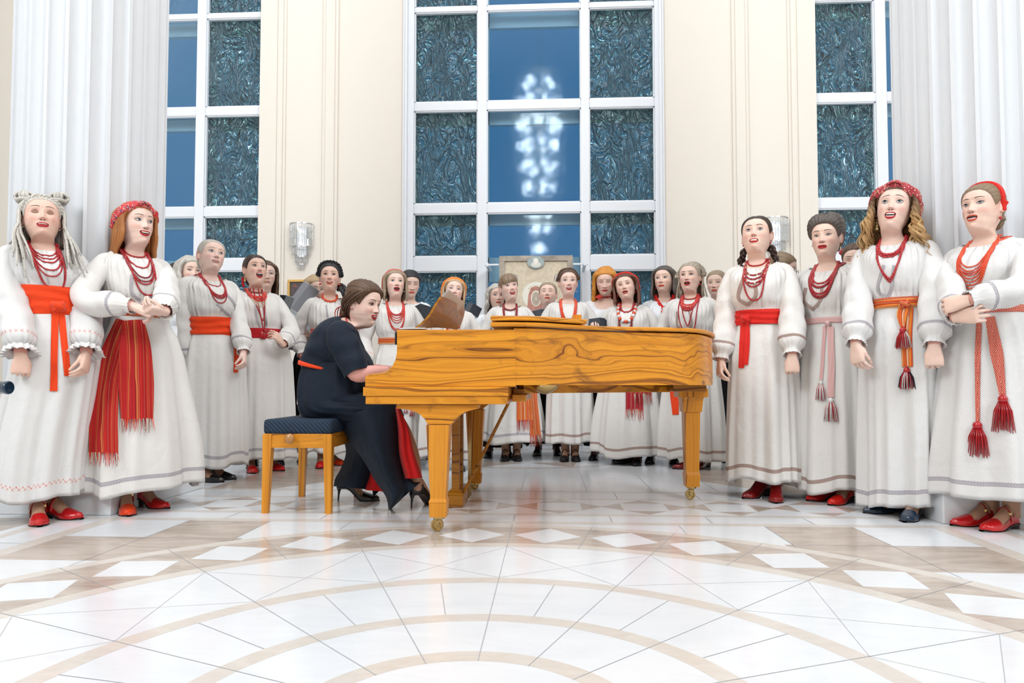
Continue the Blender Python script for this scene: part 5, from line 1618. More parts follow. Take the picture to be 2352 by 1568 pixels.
def dread_buns(mb, bv):
    for c in ((-.072, .02, .112), (.072, .02, .128)):
        for k in range(7):
            a = k * PI / 7 + rnd.uniform(-.1, .1); R = .030 + rnd.uniform(-.004, .006); t = np.linspace(0, 2 * PI, 22)
            ax = np.array((math.cos(a), math.sin(a), 0)); o = np.array(c) + ax * .014
            mb.tube(np.outer(np.cos(t) * R, ax) + np.outer(np.sin(t) * R * .75, (0, 0, 1)) + o + np.array((0, 0, .012)), .0072, 7, us=.25, wob=lambda A, L: 1 + .15 * np.sin(2 * A + L * 300))
        mb.tube([(c[0] + .03 * math.cos(q), c[1] + .03 * math.sin(q), c[2] - .016) for q in np.linspace(0, 2 * PI, 20)], .009, 7, us=.25)
    braid(mb, [scalp(np.array(math.radians(d)), np.array(z), np.array(.008)) for d, z in ((-78, .02), (-60, .055), (-30, .082), (0, .088), (30, .082), (60, .055), (78, .02))], .0095, taper=1)
def side_braid(x, y0, z0, z1, r=.017, yy=.0):
    return lambda mb, bv: braid(mb, [(x * .75, .06, z0 + .02), (x, y0, z0), (x * 1.12, y0 - .02 + yy, z0 - .05), (x * 1.25, y0 - .04 + yy, (z0 + z1) / 2), (x * 1.2, y0 - .05 + yy, z1)], r)
def glasses(mb, bv):
    for s in (1, -1):
        t = np.linspace(0, 2 * PI, 26); mb.tube([(s * .033 + .024 * math.cos(q), -.104 + .012 * abs(math.cos(q) * .5 + s * .5) ** 2 * 0, -.004 + .019 * math.sin(q)) for q in t], .0015, 6)
        mb.tube([(s * .057, -.103, .002), (s * .076, -.08, .006), (s * .08, .01, .006), (s * .078, .03, -.01)], .0014, 6)
    mb.tube([(-.010, -.105, 0), (0, -.108, .003), (.010, -.105, 0)], .0014, 6)
def flower(c, r):
    def fn(mb, bv):
        for k in range(26):
            a = k * 2.4; q = r * math.sqrt((k + .5) / 26); mb.ball((c[0] + q * math.cos(a), c[1] - .5 * (r - q), c[2] + q * math.sin(a)), r * .34, 8, 0, (1, .35, .7), np.array(Matrix.Rotation(a, 3, 'Y') @ Matrix.Rotation(.7, 3, 'X')))
    return fn
def bracelet(side_px, mat, r=.034, bead=.005):
    def fn(env):
        o = pix(env, *side_px, bv=[env['bb']])
        if not o: return
        c = np.array(o[0]) + np.array((0, .026, 0)); mb = MB(); s = env['s']
        for a in np.linspace(0, 2 * PI, 24, endpoint=False): mb.ball(c + np.array((math.cos(a) * r, math.sin(a) * r * .95, .004 * math.sin(a))) * s, bead * s, 8)
        env['ch'](mb, 'bracelet', [mat])
    return fn
BACKP = dict(palm=(0, 1, 0), dir=(0, -.12, -1), pose='soft')
def arm(px, py, dy=-.1, **k):
    d = dict(wpx=(px, py, dy)); d.update(k); return d
RED3 = ['red', 'dark', 'coral', 'white', 'gold', 'orange', 'bone']
HOLD = {1: dict(w=(.10, -.30, 1.02), dir=(-.3, -.6, .35), palm=(0, .3, .9), pose='hold', band=False), -1: dict(w=(-.10, -.30, 1.02), dir=(.3, -.6, .35), palm=(0, .3, .9), pose='hold', band=False)}
CO = ('dress', dict(kind='shirt', band=False, bulk=.98))
def back(eye, Y, label, hair, face, **k):
    d = dict(eye=eye, Y=Y, label=label, hair=hair, face=face, dress=dict(kind='shirt', hem=.10), sleeve=dict(band=False), arms={}, shoe=dict(col='black', hh=.02, style='pump'), tights=M_DTIGHT, group='choir singers in white shirts behind')
    d.update(k); return person(d)
# ---- left front
person(dict(neck=.026, eye=(98, 486), at=(134, 1176), by=6, hy=3, hp=13, hr=-1, label='singer with grey dreadlock buns, eyes closed, red beads and wide orange sash', skin=0,
    face=dict(mo=.005, eo=0, shadow=1, brow='brown', fw=1.04, bz=.003, mw=.026), hair=dict(mat='dread', comb='back', vol=.007, fh=.008, len=-.27, lenf=-.27, n=21, kind='dread', layers=2, th0=66, cover=80, split=104, w=.0068, rag=2.2, flare=.05, spread=.045, extra=[dread_buns]),
    dress=dict(trim=T_RED, mat=LINEN2, bulk=.97, hem=.112, bust=1.1, flare=.98, shear=-.085, top=1.135), sleeve=dict(ruffle=1, puff=1.1),
    arms={-1: arm(46, 838, -.27, **BACKP), 1: arm(196, 832, -.10)}, shoe=dict(col='red', hh=.03, style='strap'), feet=[(88, 1201, 4), (143, 1190, 42)], back=.10,
    wear=[necklace([(.075, .055, .0048, 0), (.095, .058, .0048, 0), (.115, .060, .005, 0), (.155, .063, .005, 0), (.185, .065, .0042, 0), (.245, .066, .006, 0, 2.4, .01)], ['red']), placket([[(178, 640), (170, 655), (162, 672)]], 8, T_RED),
          sash(.995, 1.135, ORANGE, off=.010, wr=.005), tails([([(127, 712), (125, 800), (124, 898)], 17, None), ([(140, 712), (148, 790), (155, 863)], 15, None)], ORANGE, (133, 706, 11)), earrings(M_BEAD['bone'], .012, .004)]))
person(dict(eye=(333, 506), at=(322, 1158), by=16, hy=30, hp=4, label='long haired auburn singer in red floral headband clasping her hands, striped red scarf', skin=2,
    face=dict(mo=.010, ms=.9, mw=.0275, eo=.95, gaze=(.004, .001), bz=.002), hair=dict(mat='auburn', comb='part', len=-.235, n=28, split=0, w=.010, vol=.010, cover=76, flare=.03),
    head_things=[('headband', hb_knot(48, .030, .016), F_RED)], dress=dict(hem=.112, flare=1.42, bulk=.98, top=1.07),
    arms={-1: arm(304, 703, -.30, dir=(.85, -.30, -.40), palm=(.1, .55, -.8), pose='pinch', pole=(-.9, .2, -.5)), 1: arm(378, 716, -.30, dir=(-.85, -.30, .0), palm=(-.1, .3, .9), pose='soft', pole=(.9, .3, -.6))},
    shoe=dict(cols=['orange', 'red'], col='red', hh=.05, style='strap'), feet=[(291, 1178, 6), (348, 1165, 42)],
    wear=[necklace([(.035, .050, .0052, 0), (.10, .056, .005, 0), (.155, .060, .005, 1), (.19, .063, .0052, 0), (.175, .067, .005, 1), (.245, .060, .0055, 0, 2.4, .012)], ['red', 'dark']),
          placket([[(303, 630), (302, 672), (322, 690)], [(356, 645), (361, 672), (343, 690)]], 7, T_GREY), sash(1.005, 1.07, STRIPE),
          tails([([(285, 737), (262, 800), (245, 880), (238, 960), (237, 1040)], [30, 45, 58, 65, 66], 'fringe', .014), ([(306, 737), (311, 800), (312, 880), (313, 963)], [45, 68, 80, 74], 'fringe', .022)], STRIPE, name='scarf_tail'), earrings(M_BEAD['orange'], .045, .0075, 'drops')]))
person(dict(neck=.02, eye=(497, 578), at=(490, 1093), by=20, hy=22, hp=13, hr=7, label='singer with grey hair pulled back, looking up, orange sash tied at the side', skin=2,
    face=dict(mo=.003, eo=1, lip='nude', brow='light', gaze=(.004, .002), fw=1.03), hair=dict(mat='silver', comb='back', vol=.008, fh=.010, extra=[lambda m, b: bun(m, (0, .12, -.01), .035)]),
    dress=dict(hem=.100, bulk=1.02, bust=1.1, top=1.075), arms={-1: arm(436, 838, -.1, **BACKP), 1: arm(562, 836, -.16)}, shoe=dict(col='black', hh=.02, style='strap'), feet=[(480, 1106, 48), (508, 1100, 50)],
    wear=[necklace([(.085, .055, .0045, 0), (.15, .060, .005, 0), (.16, .063, .005, 0), (.17, .066, .005, 0), (.20, .062, .005, 0)], ['red']), placket([[(498, 697), (514, 713), (530, 727)], [(519, 673), (542, 706), (530, 727)]], 5, T_GREY),
          sash(.955, 1.075, ORANGE, off=.010, wr=.006), tails([([(533, 757), (542, 800), (541, 855)], 10, None), ([(540, 758), (548, 800), (550, 838)], 5, None)], ORANGE, (529, 751, 7))]))
person(dict(eye=(595, 610), at=(606, 1074), by=10, hy=20, hp=13, label='dark haired singer with mouth wide open, coral necklaces and wide red leather belt', skin=0,
    face=dict(mo=.023, eo=.75, brow='dark', shadow=1, iris='brown', gaze=(.003, .002)), hair=dict(mat='dark', comb='part', part=-.01, vol=.009, extra=[lambda m, b: bun(m, (0, .11, -.05), .032)]),
    head_things=[('hair_ribbon', lambda m, b: [m.tube([(-.07, .06, -.05), (-.082, .05, -.09), (-.078, .05, -.13)], .011, 8, flat=.5), m.ball((-.072, .06, -.06), .016, 10)], CRIM)],
    dress=dict(hem=.085, bulk=1.04), arms={1: arm(650, 790, -.24, dir=(-.45, -.35, .55), palm=(-.7, .3, .2), pose='hold', pole=(.9, .4, -.5)), -1: {}}, shoe=dict(col='red', hh=.03, style='pump'), feet=[(578, 1084, 8), (632, 1079, 30)],
    wear=[necklace([(.03, .05, .006, 1), (.065, .060, .008, 2), (.075, .066, .008, 2), (.088, .070, .008, 0), (.10, .068, .008, 2), (.115, .055, .005, 6), (.13, .058, .005, 6), (.145, .058, .005, 6), (.25, .040, .005, 0, 1.2), (.34, .018, .005, 0, 1.3)], RED3),
          placket([[(586, 700), (591, 735), (597, 752)], [(604, 702), (612, 742), (606, 752)]], 5, T_GREY), sash(.985, 1.06, CRIM, name='belt', wr=.0),
          lambda env: (lambda h, mb: (mb.box(np.array(h[0]) + (-.021, -.010, -.030), np.array(h[0]) + (.021, .0, .030), bev=.006), mb.build('buckle', [M_BEAD['red']], env['sash'], True)))(pix(env, 604, 770, [env['bc'], env['sbv']]), MB()), earrings(M_BEAD['gold'], .05, .008, 'drops')]))
person(dict(eye=(757, 629), at=(755, 1060), by=4, hy=-1, hp=8, label='black haired singer with braid over her shoulder, large orange beads, orange lace sash', skin=0,
    face=dict(mo=.010, ms=.6, eo=.7, lip='coral', brow='dark', shadow=1, iris='brown'), hair=dict(mat='black', comb='part', part=.012, vol=.009, extra=[crown_braid(.013, 22), side_braid(.098, .0, -.085, -.30, .025, -.06)]),
    dress=dict(hem=.115, flare=1.1, top=1.085), sleeve=dict(over=-.045), arms={-1: arm(697, 826, -.06), 1: {}}, shoe=dict(cols=['red', 'orange'], col='red', hh=.02, style='pump'), feet=[(737, 1073, -4), (771, 1067, 45)],
    wear=[necklace([(.055, .058, .0105, 5)], RED3), sash(1.0, 1.085, ORANGE, name='lace_sash', wr=.006), placket([[(749, 700), (753, 730)]], 4, T_GREY), earrings(M_BEAD['orange'], .022, .009), bracelet((696, 818), M_BEAD['red'])]))
person(dict(eye=(911, 644), Y=5.85, x=912, by=4, hy=9, hp=9, label='blond bob singer in narrow red headband, mouth open, many coral necklaces', skin=2,
    face=dict(mo=.016, eo=.95, brow='light', fw=1.0, teeth=False), hair=dict(mat='ash', comb='part', part=.012, len=-.125, n=26, w=.010, tuck=1, vol=.010, cover=80), head_things=[('headband', HB(20, .016), fabric('coral_satin', (.62, .06, .045), rough=.35, wr=0))],
    dress=dict(hem=.13, trim=T_ORANGE), wear=[necklace([(.12, .062, .0048, 2), (.15, .064, .0048, 2), (.17, .066, .0045, 2), (.19, .067, .0045, 2), (.24, .070, .005, 2), (.255, .073, .005, 2), (.13, .07, .005, 0)], RED3), sash(1.0, 1.055, STRIPE2), tails([([(940, 800), (944, 880), (945, 935)], 4, (14, 6, [M_BEAD['red'], M_BEAD['white'], CRIM])), ([(926, 800), (930, 880), (932, 930)], 4, (12, 5, [M_BEAD['red'], M_BEAD['white']]))], WOVEN_W), earrings(M_BEAD['white'], .025, .007)]))
person(dict(eye=(1045, 662), Y=5.65, x=1030, by=0, hy=6, hp=10, hr=6, label='blond singer in wide orange headband, half hidden behind the piano music desk', skin=2,
    face=dict(mo=.008, ms=.4, eo=.6, lip='coral', brow='brown'), hair=dict(mat='blond', comb='part', len=-.22, n=24, split=0, w=.010, vol=.008, cover=82), head_things=[('headband', HB(26, .038, bul=.006, th=.006), fabric('orange_turban', (.82, .22, .03), rough=.6))],
    dress=dict(hem=.10, trim=T_BROWN), wear=[necklace([(.16, .06, .009, 0), (.2, .066, .010, 2), (.25, .072, .015, [5, 3])], RED3), earrings(M_BEAD['red'], .03, .01)]))
person(dict(eye=(1174, 654), at=(1174, 1053), by=0, hy=14, hp=7, hr=-9, label='singer with light brown fringe and long ruby bead strands behind the closed piano lid', skin=2,
    face=dict(mo=.011, ms=.5, bt=.9, eo=.9, lip='red', brow='brown'), hair=dict(mat='ltbrown', comb='back', vol=.011, extra=[bangs, lambda m, b: bun(m, (0, .12, .02), .03)]),
    dress=dict(hem=.165, flare=1.35), shoe=dict(col='black', hh=.012, style='strap'), feet=[(1160, 1057, -3), (1188, 1057, 3)], tights=M_TIGHT,
    wear=[necklace([(.055, .055, .005, 0), (.065, .058, .005, 0), (.30, .060, .0055, 0, 1.25), (.31, .056, .0055, 0, 1.25), (.32, .064, .0055, 0, 1.25), (.33, .052, .0055, 0, 1.3)], ['dark']), sash(.99, 1.05, STRIPE2),
          tails([([(1200, 800), (1202, 880), (1204, 965)], [20, 30, 36], 'fringe'), ([(1212, 800), (1222, 900), (1230, 1000)], [14, 20, 25], 'fringe')], STRIPE2, name='scarf_tail')]))
person(dict(eye=(1307, 643), at=(1310, 1050), by=0, hy=5, hp=4, label='brown haired singer with orange bead strands and long earring, singing behind the wooden block', skin=2,
    face=dict(mo=.010, bt=.7, bz=.002, eo=.9, brow='brown', gaze=(-.002, 0)), hair=dict(mat='brown', comb='back', vol=.007, fh=.004, extra=[crown_braid(.009, 4)]),
    dress=dict(hem=.145, trim=T_BROWN), shoe=dict(col='black', hh=.012, style='strap'), feet=[(1297, 1058, -5), (1322, 1058, 5)],
    wear=[necklace([(.20, .058, .006, 5, 1.7), (.22, .062, .0065, 5, 1.7), (.24, .066, .007, 5, 1.8), (.26, .070, .007, 2, 1.8), (.23, .073, .006, 2, 1.7)], RED3), sash(.99, 1.05, REDS), earrings(M_BEAD['bone'], .04, .006, 'long')]))
person(dict(eye=(1433, 652), at=(1447, 1059), by=-6, hy=-9, hp=6, hr=-9, label='brown haired singer in broad red headband, eyes closed, big red and white beads', skin=1,
    face=dict(mo=.010, eo=0, lip='coral', brow='brown', fw=1.09, shadow=1, teeth=False), hair=dict(mat='chestnut', comb='part', part=-.02, len=-.165, n=26, w=.011, tuck=1, vol=.013, cover=80, flare=.02), head_things=[('headband', HB(27, .022, th=.005), REDS)],
    dress=dict(hem=.078, trim=T_BROWN, bulk=1.10, bust=1.08, flare=1.32), shoe=dict(col='black', hh=.02, style='pump'), feet=[(1436, 1063, -38), (1463, 1067, -8)], tights=M_DTIGHT,
    wear=[necklace([(.085, .055, .0095, 0), (.17, .075, .0155, [5, 3]), (.18, .066, .005, 2), (.26, .062, .009, 1, 2.4, -.01)], RED3), sash(.98, 1.04, STRIPE3),
          tails([([(1456, 800), (1457, 880), (1457, 940)], [36, 40, 40], 'fringe'), ([(1474, 800), (1475, 860), (1476, 905)], [34, 40, 40], 'fringe', .012)], STRIPE3, name='scarf_tail'), placket([[(1424, 725), (1420, 750)], [(1450, 725), (1452, 750)]], 4, T_BROWN), earrings(M_BEAD['coral'], .03, .007, 'drops')]))
person(dict(eye=(1578, 630), at=(1592, 1063), by=-10, hy=-15, hp=4, label='singer with blond dreadlocks tied back, mouth open, ruby beads knotted long', skin=1,
    face=dict(mo=.014, eo=.7, brow='dark', shadow=1, fw=1.05, teeth=False, gaze=(-.003, -.001)), hair=dict(mat='streak', comb='back', vol=.008, fh=.006, len=-.22, n=13, kind='dread', layers=2, th0=96, cover=100, split=0, w=.0062, rag=1.5, spread=.03, extra=[crown_braid(.010, -12)]),
    dress=dict(hem=.072, trim=T_BROWN, bulk=1.06, bust=1.1, flare=1.1), arms={1: arm(1648, 838, -.02, **BACKP), -1: {}}, shoe=dict(col='wine', hh=.03, style='pump'), feet=[(1578, 1076, -62), (1612, 1074, -30)],
    wear=[necklace([(.035, .052, .006, 0), (.09, .060, .0085, 2), (.11, .064, .009, 2), (.125, .068, .009, 0), (.135, .062, .009, 0), (.30, .075, .0055, 0, 2.6), (.26, .05, .0055, 0, 1.2)], RED3), placket([[(1556, 715), (1555, 745), (1560, 752)], [(1583, 715), (1589, 740), (1586, 752)]], 5, T_BROWN), sash(.98, 1.04, ORANGE), tails([([(1549, 800), (1549, 880), (1552, 952)], [20, 22, 14], None)], ORANGE), earrings(M_BEAD['red'], .03, .008), bracelet((1650, 852), M_BEAD['gold'])]))
# ---- right front
person(dict(eye=(1732, 526), at=(1757, 1126), by=-10, hy=-9, hp=13, label='dark braided singer in wide red sash and laced red boots beside the piano tail', skin=1,
    face=dict(mo=.0065, eo=.85, brow='dark', fw=1.06, lteeth=1, gaze=(0, .002)), hair=dict(mat='dark', comb='part', vol=.006, fh=.004, extra=[side_braid(.082, .05, -.08, -.17, .016, .04), side_braid(-.082, .05, -.08, -.17, .016, .04)]),
    dress=dict(hem=.100, trim=T_BROWN, bulk=1.0, bust=1.1, scoop=.02, top=1.07), sleeve=dict(puff=1.12), arms={-1: arm(1655, 832, -.02), 1: arm(1820, 822, -.27, **BACKP)}, shoe=dict(col='wine', hh=.045, style='boot'), feet=[(1737, 1141, -36), (1783, 1149, -2)],
    wear=[necklace([(.035, .050, .0055, 0), (.10, .060, .006, [1, 0, 1, 4]), (.125, .063, .006, [0, 1]), (.15, .066, .006, [1, 0, 0, 6]), (.17, .062, .006, [0, 1, 0]), (.245, .062, .006, 0, 2.4)], RED3),
          placket([[(1709, 633), (1696, 682), (1718, 700)], [(1734, 652), (1736, 679), (1718, 700)]], 8, T_BROWN), sash(.985, 1.07, REDS, off=.010, wr=.005), tails([([(1708, 738), (1706, 790), (1703, 845)], 13, None), ([(1717, 738), (1717, 790), (1713, 838)], 11, None, .008)], REDS, (1715, 731, 9)), earrings(M_BEAD['red'], .016, .006)]))
person(dict(eye=(1888, 539), at=(1913, 1138), by=-18, hy=-14, hp=2, label='short dark haired singer with narrow white and red woven belt ending in tassels', skin=1,
    face=dict(mo=.004, eo=.65, brow='dark', iris='grey', teeth=False), hair=dict(mat='greybrown', comb='back', vol=.018, top=.55, side=.5, groove=1.6, extra=[lambda m, b: bun(m, (0, .12, .03), .042)]),
    dress=dict(hem=.070, trim=T_BROWN, mat=LINEN, scoop=.02, flare=1.12), arms={1: arm(1985, 800, .12), -1: {}}, shoe=dict(col='brightred', hh=.035, style='strap'), feet=[(1890, 1147, -42), (1932, 1156, -28)],
    wear=[necklace([(.13, .060, .0055, 0), (.15, .062, .0055, 0), (.155, .068, .006, 1), (.19, .066, .006, 0), (.205, .070, .006, 0), (.215, .073, .006, 1)], ['red', 'dark']), placket([[(1851, 661), (1847, 690), (1867, 711)], [(1887, 662), (1885, 688), (1867, 711)]], 7, T_BROWN),
          sash(1.005, 1.04, WOVEN_W, wr=.001, name='belt'), tails([([(1894, 750), (1890, 820), (1886, 872)], 8, (34, 10, [M_BEAD['white'], M_BEAD['white'], M_BEAD['red']])), ([(1907, 750), (1910, 830), (1908, 912)], 15, (40, 14, [M_BEAD['white'], M_BEAD['red'], M_BEAD['white']]), .008)], WOVEN_W, (1902, 744, 6), 'belt_end'), earrings(M_BEAD['bone'], .035, .007, 'long', (1,))]))
person(dict(eye=(2049, 462), at=(2078, 1168), by=-12, hy=-6, hp=10, hr=7, label='wavy haired singer in wine paisley headband and striped orange belt, near right column', skin=2,
    face=dict(mo=.015, ms=.3, bt=.8, bz=.003, eo=1.1, brow='brown', lteeth=1, gaze=(-.001, .002)), hair=dict(mat='ombre', comb='part', len=-.22, n=34, split=0, w=.0085, vol=.014, cover=76, wave=.012, wl=.07, flare=.16, rag=1.8, layers=3, spread=.035), head_things=[('headband', hb_knot(46, .034, .018), F_WINE)],
    dress=dict(hem=.048, mat=LINEN2, bulk=.95, flare=.92), sleeve=dict(puff=1.08), arms={-1: arm(1964, 806, -.12, palm=(.4, .9, 0), dir=(.1, -.1, -1), pose='relaxed'), 1: arm(2146, 804, -.30, **BACKP)}, shoe=dict(col='navy', hh=.015, style='pump'), feet=[(2037, 1178, -58), (2094, 1192, -15)],
    wear=[necklace([(.095, .056, .0055, 0), (.10, .060, .0055, 0), (.11, .064, .0055, 0), (.235, .058, .0055, 0, 1.35), (.22, .063, .0055, 0, 1.35)], ['red', 'dark']), placket([[(2030, 609), (2016, 663), (2034, 684)], [(2053, 609), (2048, 660), (2038, 684)]], 7, T_GREY),
          sash(1.0, 1.055, STRIPE2, wr=.004, name='belt'), tails([([(2084, 705), (2082, 770), (2084, 842)], 26, (34, 15, [M_BEAD['red'], M_BEAD['white'], CRIM, NAVY])), ([(2080, 692), (2072, 722), (2074, 752)], [22, 26, 12], (34, 15, [M_BEAD['red'], M_BEAD['red'], CRIM, M_BEAD['white']]), .012)], STRIPE2, (2078, 698, 8), 'belt_end'), earrings(M_BEAD['gold'], .06, .009, 'drops', (-1,))]))
person(dict(eye=(2233, 467), at=(2282, 1186), by=-24, hy=-28, hp=6, label='singer in plain red headband with folded arms and red tasselled woven belt, rightmost', skin=1,
    face=dict(mo=.012, eo=.8, lip='coral', brow='brown', fw=1.02, teeth=False, lteeth=1), hair=dict(mat='ltbrown', comb='back', vol=.008, extra=[lambda m, b: bun(m, (0, .10, -.05), .034)]), head_things=[('headband', HB(14, .022, 114, th=.006), REDS)],
    dress=dict(hem=.138, mat=LINEN2, bulk=1.05, flare=1.3), arms={1: arm(2222, 690, -.30, dir=(-.9, -.1, -.15), palm=(0, .9, -.2), pose='relaxed', pole=(.9, .2, -.5), over=.0), -1: arm(2196, 738, -.26, dir=(.97, -.06, .04), palm=(.0, 1, .15), pose='relaxed', pole=(-.9, .2, -.6))},
    shoe=dict(col='red', hh=.025, style='strap'), feet=[(2240, 1206, -50), (2296, 1216, -34)], back=.10,
    wear=[necklace([(.15, .062, .0042, 5), (.17, .064, .0042, 5), (.19, .066, .0042, 5), (.205, .068, .0042, 5), (.22, .070, .0042, 5), (.235, .071, .0042, 5), (.25, .073, .0042, 5), (.18, .074, .0042, 2)], RED3), placket([[(2203, 615), (2187, 650), (2200, 672)], [(2245, 612), (2228, 645), (2212, 665)]], 7, T_GREY),
          sash(.995, 1.03, WOVEN_R, wr=.001, name='belt'), tails([([(2249, 742), (2246, 830), (2246, 968)], [13, 13, 9], (54, 19, [M_BEAD['red']])), ([(2274, 728), (2290, 812), (2304, 908)], [22, 30, 14], (56, 19, [M_BEAD['red']]), .006)], WOVEN_R, None, 'belt_end'), earrings(M_BEAD['red'], .03, .008, 'ball', (1,))]))
# ---- back row in white shirts
back((446, 620), 5.8, 'singer seen only as grey wavy hair behind the grey haired woman', dict(mat='silver', comb='part', len=-.16, n=20, vol=.016, wave=.005), dict(eo=.5), hy=20)
back((416, 634), 6.35, 'singer seen only as dark hair between the auburn and grey haired women', dict(mat='dark', comb='part', len=-.13, n=18), dict(eo=.5, brow='dark'), hy=20)
back((614, 627), 5.95, 'brown haired singer in glasses standing behind the open mouthed woman', dict(mat='brown', comb='part', len=-.22, n=22, split=0, vol=.008, cover=80), dict(eo=.5, lip='nude'), hy=10, head_things=[('glasses', glasses, M_STEEL)], arms=HOLD)
back((731, 664), 6.3, 'long haired blond singer looking down, hidden behind the black braided woman', dict(mat='blond', comb='part', len=-.26, n=24, split=0, vol=.010, wave=.006, cover=82), dict(eo=.3, lip='nude'), x=722, hy=16, hp=-12, arms=HOLD)
back((947, 653), 6.5, 'black haired singer looking down into an open black folder', dict(mat='black', comb='part', vol=.008, fh=-.004, extra=[lambda m, b: bun(m, (0, .11, -.03), .03)]), dict(eo=0, lip='coral', brow='dark', nose=1.1), hy=12, hp=-14, arms=HOLD)
back((1145, 677), 6.7, 'wavy ash blond singer half hidden behind the woman with the fringe', dict(mat='silver', comb='part', len=-.22, n=24, split=0, wave=.010, flare=.06, vol=.012, cover=80), dict(eo=.6, lip='coral'), hy=10)
back((1257, 668), 6.9, 'blond singer with closed eyes standing in front of the large icon', dict(mat='ash', comb='part', part=-.01, vol=.007), dict(eo=0, lip='coral', brow='dark', fw=1.08), hy=-4, hp=13, arms=HOLD)
back((1389, 648), 6.5, 'ginger haired singer looking down, red choker with a rose', dict(mat='ginger', comb='part', part=.01, len=-.25, n=26, split=0, wave=.006, vol=.012, cover=79, flare=.05), dict(eo=0, lip='red', brow='light'), hy=-2, hp=-16, arms=HOLD, dress=dict(kind='shirt', scoop=.06),
     wear=[necklace([(.022, .050, .007, 0)], ['red'], ztop=1.385, name='choker')], head_things=[('rose', flower((-.052, -.05, -.140), .026), M_BEAD['coral'])])
def neckerchief(env):
    mb = MB(); s = env['s']; P = []
    for x, z in ((-.075, 1.375), (-.06, 1.35), (-.035, 1.31), (-.012, 1.275), (0, 1.262)):
        for sg in (1,): pass
    for sg in (1, -1):
        L, Nn = [], []
        for x, z in ((.072, 1.385), (.066, 1.355), (.045, 1.315), (.018, 1.275), (.0, 1.258)):
            q = env['fin'](np.array((sg * x, 0, z))); h = surf_ray([env['bc'], env['bb']], (q[0], q[1] - .5, q[2]), (0, 1, 0)); y = h[0].y if h else q[1]
            L.append((q[0], y, q[2])); Nn.append((sg * .3, -1, .2))
        ribbon(mb, smooth_line(crom(L, 5), 2), crom(Nn, 5), [.030] * 21, 0, th=.004, off=.006, curl=.006)
    c = np.array(L[-1]) + (0, -.014, 0); mb.ball(c, .017, 12, 1, (1, .7, .8)); mb.ball(c + (-.004, -.002, -.034), .026, 12, 0, (1, .5, .9)); mb.ball(c + (.012, .0, -.05), .018, 10, 0, (1, .5, .9))
    env['ch'](mb, 'neckerchief', [REDS, M_BEAD['white']])
back((1519, 637), 6.3, 'singer with grey brown bob and red neckerchief, looking aside', dict(mat='greybrown', comb='part', part=-.005, len=-.14, n=26, vol=.012, cover=80, flare=.05), dict(eo=1, lip='coral', brow='light', gaze=(-.004, .001), bz=.004), hy=-16, hp=5, wear=[neckerchief, earrings(M_BEAD['red'], .03, .007)])
back((1640, 648), 6.4, 'fair haired singer peeping between the dreadlocked woman and the braided woman', dict(mat='ash', comb='back', vol=.008), dict(eo=.4, lip='coral', brow='light'), hy=-14)
back((1824, 622), 5.3, 'light brown haired person in glasses facing away between two right hand singers', dict(mat='ltbrown', comb='back', vol=.010), dict(eo=.5), hy=78, hp=-16, head_things=[('glasses', glasses, M_BLACK)])
back((1960, 596), 5.0, 'dark haired singer with red flower in her hair, behind the wavy haired woman', dict(mat='brown', comb='part', vol=.010), dict(eo=0, brow='dark'), hy=-8, hp=-6, head_things=[('hair_flower', flower((-.074, -.01, .062), .022), M_BEAD['red'])])
